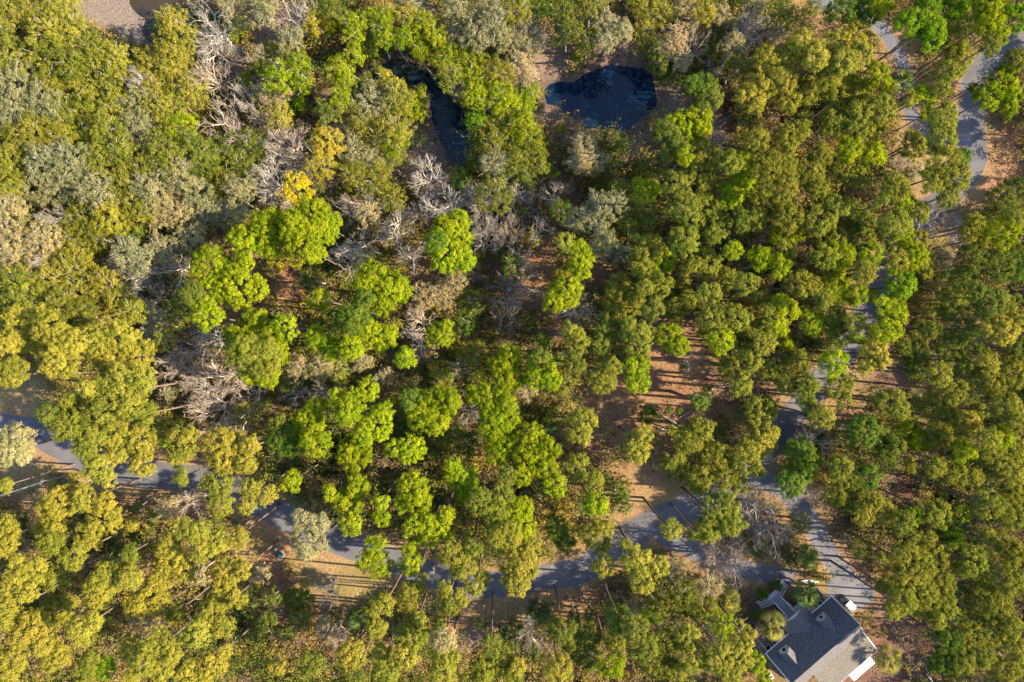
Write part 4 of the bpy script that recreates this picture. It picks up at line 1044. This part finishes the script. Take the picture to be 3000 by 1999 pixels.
    gc = (.36, .33, .31)
    log(*tx(1215, 1178), *tx(1330, 1075), .17, gc, "thick grey log slanting across the dark edge of the clearing")
    log(*tx(1280, 1190), *tx(1320, 1090), .11, gc, "thin grey log crossing the foot of the thick slanting log", .5)
    log(*tx(1310, 1090), *tx(1450, 1078), .12, gc, "pale log lying nearly level above the thick slanting log", .35)
    log(*tx(1100, 1285), *tx(1185, 1235), .11, gc, "short grey log right of the two small round bushes")
    log(*tx(990, 1272), *tx(1150, 1365), .14, (.40, .36, .33), "long grey log below the small round bushes, sloping down rightwards")
    log(*tx(590, 1508), *tx(745, 1460), .13, (.45, .40, .35), "pale log left of the yellow-olive pine below the clearing")
    log(*tx(955, 1345), *tx(1055, 1395), .12, (.38, .33, .29), "brownish log beside the smallest pine below the clearing")
    log(1080 - 120, 1130, 1118 - 70, 1140, .1, (.4, .33, .28), "thin brown log in the brush beneath the central lime pines")
    log(*tx(60, 578, 750), *tx(220, 562, 750), .1, (.55, .48, .40), "pale thin log lying level left of the small lime pine")
    log(*tx(0, 345, 0, 1299), *tx(350, 232, 0, 1299), .14, (.55, .45, .36), "long pale dead trunk at the left edge below the lane", 3.5, z2=.2)

    # white tube and timber frame at the lower right, with tarp, tray and bucket
    zx = lambda x, y: (2620 + x / 11.77, 1880 + y / 11.77)
    log(*zx(1110, 1110), *zx(1330, 1400), .16, (.55, .54, .58), "smooth white log at the bottom edge right of the tarp", name="pale_log")
    fr = MB()
    for a, b in (((1000, 680), (1150, 1040)), ((830, 620), (1080, 490)), ((880, 780), (1020, 740)), ((880, 780), (860, 640)), ((700, 1050), (860, 930))):
        fr.bar((*W(*zx(*a), .4), .4), (*W(*zx(*b), .4), .35), .07, 4)
    for c in ((1000, 680), (1150, 1040), (830, 620), (1080, 490)): fr.bar((*W(*zx(*c), .4), 0), (*W(*zx(*c), .4), .42), .06, 4)
    tag(fr.build("timber_frame", pbr("weathered_timber", (.30, .26, .17), .85, .3, 5)), "low weathered timber frame at the bottom right beside the dark tarp", "timber frame")
    tp = []; nx = 16
    a0 = np.array(W(*zx(330, 760))); a1 = np.array(W(*zx(850, 740))); b0 = np.array(W(*zx(380, 1080))); b1 = np.array(W(*zx(720, 980)))
    V = []; 
    for i in range(nx):
        for j in range(nx):
            u, v = i / (nx - 1), j / (nx - 1); p = (a0 * (1 - u) + a1 * u) * (1 - v) + (b0 * (1 - u) + b1 * u) * v
            V.append((*p, .05 + .35 * math.sin(math.pi * u) * math.sin(math.pi * v) + rng.uniform(0, .07)))
    idx = np.arange(nx * nx).reshape(nx, nx); F = np.stack([idx[:-1, :-1], idx[1:, :-1], idx[1:, 1:], idx[:-1, 1:]], -1).reshape(-1, 4)
    tag(link("tarp", np_mesh("tarp", np.array(V), F[:, ::-1], pbr("navy_tarp", (.012, .025, .06), .5, .3, 4), smooth=True)), "crumpled navy tarp on the ground right of the lowest palm", "tarp")
    x, y = W(*zx(510, 980), .5); ty = empty("yellow_barrow", (x, y, 0), math.radians(20)); m = MB()
    m.box(-.42, .42, -.34, -.24, .3, .55); m.box(-.42, .42, .24, .34, .3, .55); m.box(-.42, -.3, -.24, .24, .3, .55); m.box(.3, .42, -.24, .24, .3, .55); m.box(-.3, .3, -.24, .24, .3, .34); m.build("tray", pbr("yellow_plastic", (.55, .33, .02), .5), ty)
    [MB().bar((sx, sy, 0), (sx, sy, .3), .03, 6).build("leg", M_SEAT, ty) for sx in (-.3, .3) for sy in (-.25, .25)]
    tag(ty, "small yellow open tray standing at the lower edge of the tarp", "tray")
    x, y = W(*zx(545, 1265), .3); bk = empty("bucket", (x, y, 0)); c = MB(); c.bar((0, 0, 0), (0, 0, .34), .15, 16, .2); c.build("tub", pbr("blue_plastic", (.05, .30, .60), .4), bk); c = MB(); c.bar((0, 0, .345), (0, 0, .36), .17, 16); c.build("lid", pbr("blue_plastic_lid", (.09, .36, .65), .4), bk); tag(bk, "bright blue bucket on the ground below the yellow tray", "bucket")
    # air conditioner beside the left end of the house
    x, y = W(2260, 1984, 1); ac = empty("air_conditioner", (x, y, 0), math.radians(41)); c = MB(); c.box(-.3, .3, -.5, .5, .1, .95); c.build("case", pbr("grey_metal", (.35, .36, .34), .5), ac); c = MB(); c.bar((0, 0, .95), (0, 0, .97), .22, 14); c.build("fan_grille", M_SEAT, ac); c = MB(); c.box(-.4, .4, -.6, .6, 0, .1); c.build("pad", M_SIDING, ac)
    tag(ac, "pale grey box unit against the left end of the house", "air conditioner")
    x, y = W(2558, 1902, 1.2); gr = empty("grill", (x, y, 0), .4); c = MB(); c.bar((-.35, 0, .95), (.35, 0, .95), .27, 12); c.build("lid", M_SEAT, gr); c = MB(); c.box(-.4, .4, -.27, .27, .75, .9); [c.bar((sx, sy, 0), (sx, sy, .76), .025, 5) for sx in (-.33, .33) for sy in (-.2, .2)]; c.build("stand", M_SEAT, gr)
    tag(gr, "black grill standing at the rear corner of the house", "grill")
    x, y = W(731, 1392, .6); rd = MB(); pts = [(.28 * math.cos(t) * 1.0, .75 * math.sin(t), .35 + .25 * math.cos(t)) for t in np.linspace(1.9, 4.4, 9)]
    for a, b in zip(pts[:-1], pts[1:]): rd.bar(a, b, .09, 8)
    for e in (pts[0], pts[-1], pts[4]): rd.bar((e[0], e[1], 0), e, .03, 6)
    tag(rd.build("red_arc", pbr("crimson_paint", (.45, .02, .07), .4), None, (x, y, 0)), "crimson curved bar glimpsed between pines over the lane", "curved bar")


# ------------------------------------------------------------------ labels
LM = [("dark blue pond", 1755, 285), ("curved dark pool", 1330, 320), ("grey mudflat", 300, 50), ("bright yellow tree", 868, 552), ("small bright yellow bush", 1557, 703),
      ("fan-shaped bare tree", 645, 345), ("sprawling tan bare trees", 590, 1130), ("straw clearing", 2000, 1110), ("dark green utility cabinet", 819, 1629),
      ("fork in the lane", 1930, 1535), ("house", 2430, 1860), ("golf cart", 2478, 1770), ("round grey bare tree", 2250, 1520), ("vivid green shrubs", 2790, 1530),
      ("lane's left end", 80, 1262), ("pale blue box", 2600, 1080), ("shadow-striped lane", 2845, 400), ("lane's lowest bend", 1450, 1712), ("top left corner", 0, 0), ("top right corner", 3000, 0),
      ("bottom left corner", 0, 1999), ("bottom right corner", 3000, 1999), ("right edge's middle", 3000, 1000), ("left edge's middle", 0, 700), ("bottom edge's middle", 1500, 1999), ("picture centre", 1500, 1000),
      ("top edge's middle", 1500, 0), ("biggest lime pines", 880, 680), ("white-limbed bare oak", 1446, 570), ("sunlit verge", 1000, 1680), ("drive at the top", 2440, 10), ("low grey bare thicket", 1690, 915)]
DIRS = ["right", "upper right", "top", "upper left", "left", "lower left", "bottom", "lower right"]
ORD = ["nearest", "second", "third", "fourth", "fifth", "sixth", "seventh", "eighth", "ninth", "tenth", "eleventh", "twelfth", "thirteenth", "fourteenth", "fifteenth", "sixteenth", "seventeenth", "eighteenth", "nineteenth", "twentieth"]
CAT = {'P': "pine", 'O': "oak", 'S': "shrub", 'B': "bare tree"}


def label_trees():
    bins = {}
    for t in TREES:
        ds = [math.hypot(t['x'] - x, t['y'] - y) for _, x, y in LM]; i = int(np.argmin(ds))
        a = math.degrees(math.atan2(-(t['y'] - LM[i][2]), t['x'] - LM[i][1])) % 360
        bins.setdefault((i, int((a + 22.5) // 45) % 8, t['k']), []).append((ds[i], t))
    for (i, s, k), lst in bins.items():
        lst.sort(key=lambda q: q[0])
        for n, (_, t) in enumerate(lst):
            cat = CAT[k]; lm = LM[i][0]
            art = "" if lm.startswith(("picture", "lane's")) else "the "
            if k == 'B': look = f"{'large ' if t['size'] > 60 else ''}{BWORD[t['c']]} leafless tree"
            else:
                sz = "broad" if t['size'] > 62 else ("slim" if t['size'] < 34 else "")
                look = f"{sz} {CWORD[t['c']]} {cat}".strip()
            lab = f"{look}, {ORD[min(n, 19)]} {cat.split()[-1]} from {art}{lm} towards {DIRS[s]}"
            if t['c'] == 'Z': lab = "bright yellow small tree among bare white branches above the lime pines" if t['x'] < 1200 else "small bright yellow bush right of the bare trees"
            tag(t['o'], lab, cat, GROUPS[k])


# ------------------------------------------------------------------ assemble
build_ground(); build_roads(); build_water(); build_house(); build_small_things()
bare_variants()
for i, cl in enumerate(clusters):
    if cl[0]['k'] == 'B': build_bare(cl[0], i)
    else: build_tree(cl, 1000 + i)
PM = [palm_meshes(1), palm_meshes(2)]
pg, pb, pd = (.13, .17, .04), (.24, .22, .05), (.07, .105, .03)
build_palm(2365, 1628, 5.5, 2.1, pg, "green palm standing at the edge of the bluish drive", PM[0])
build_palm(2364, 1738, 7, 2.5, pg, "large green palm between the stairs and the house", PM[1])
build_palm(2262, 1834, 6.5, 2.4, pb, "yellow-green palm left of the stairs by the house", PM[0])
build_palm(2604, 1930, 6, 2.5, pb, "palm with bright outer fronds right of the white awning", PM[1])
build_palm(2137, 1757, 5, 1.9, pb, "small palm against the olive trees left of the stairs", PM[1])
build_palm(1576, 1788, 4, 2.5, pd, "dark blue-green palm just below the lane's lowest bend", PM[0])
build_palm(1500, 1850, 3, 2.3, pd, "dark palm among brush, lower left of the blue-green palm", PM[1])
build_palm(1046, 1806, 3, 2.0, pd, "small dark palm in deep shade below the sunlit verge", PM[0])
build_palm(1607, 1262, 3, 2.0, pd, "low dark palm left of the shadow-striped straw", PM[1])
build_palm(2640, 232, 3, 2.2, pg, "low palm beside long trunk shadows at the top right", PM[0])
build_undergrowth()
build_margin_wood()
label_trees()
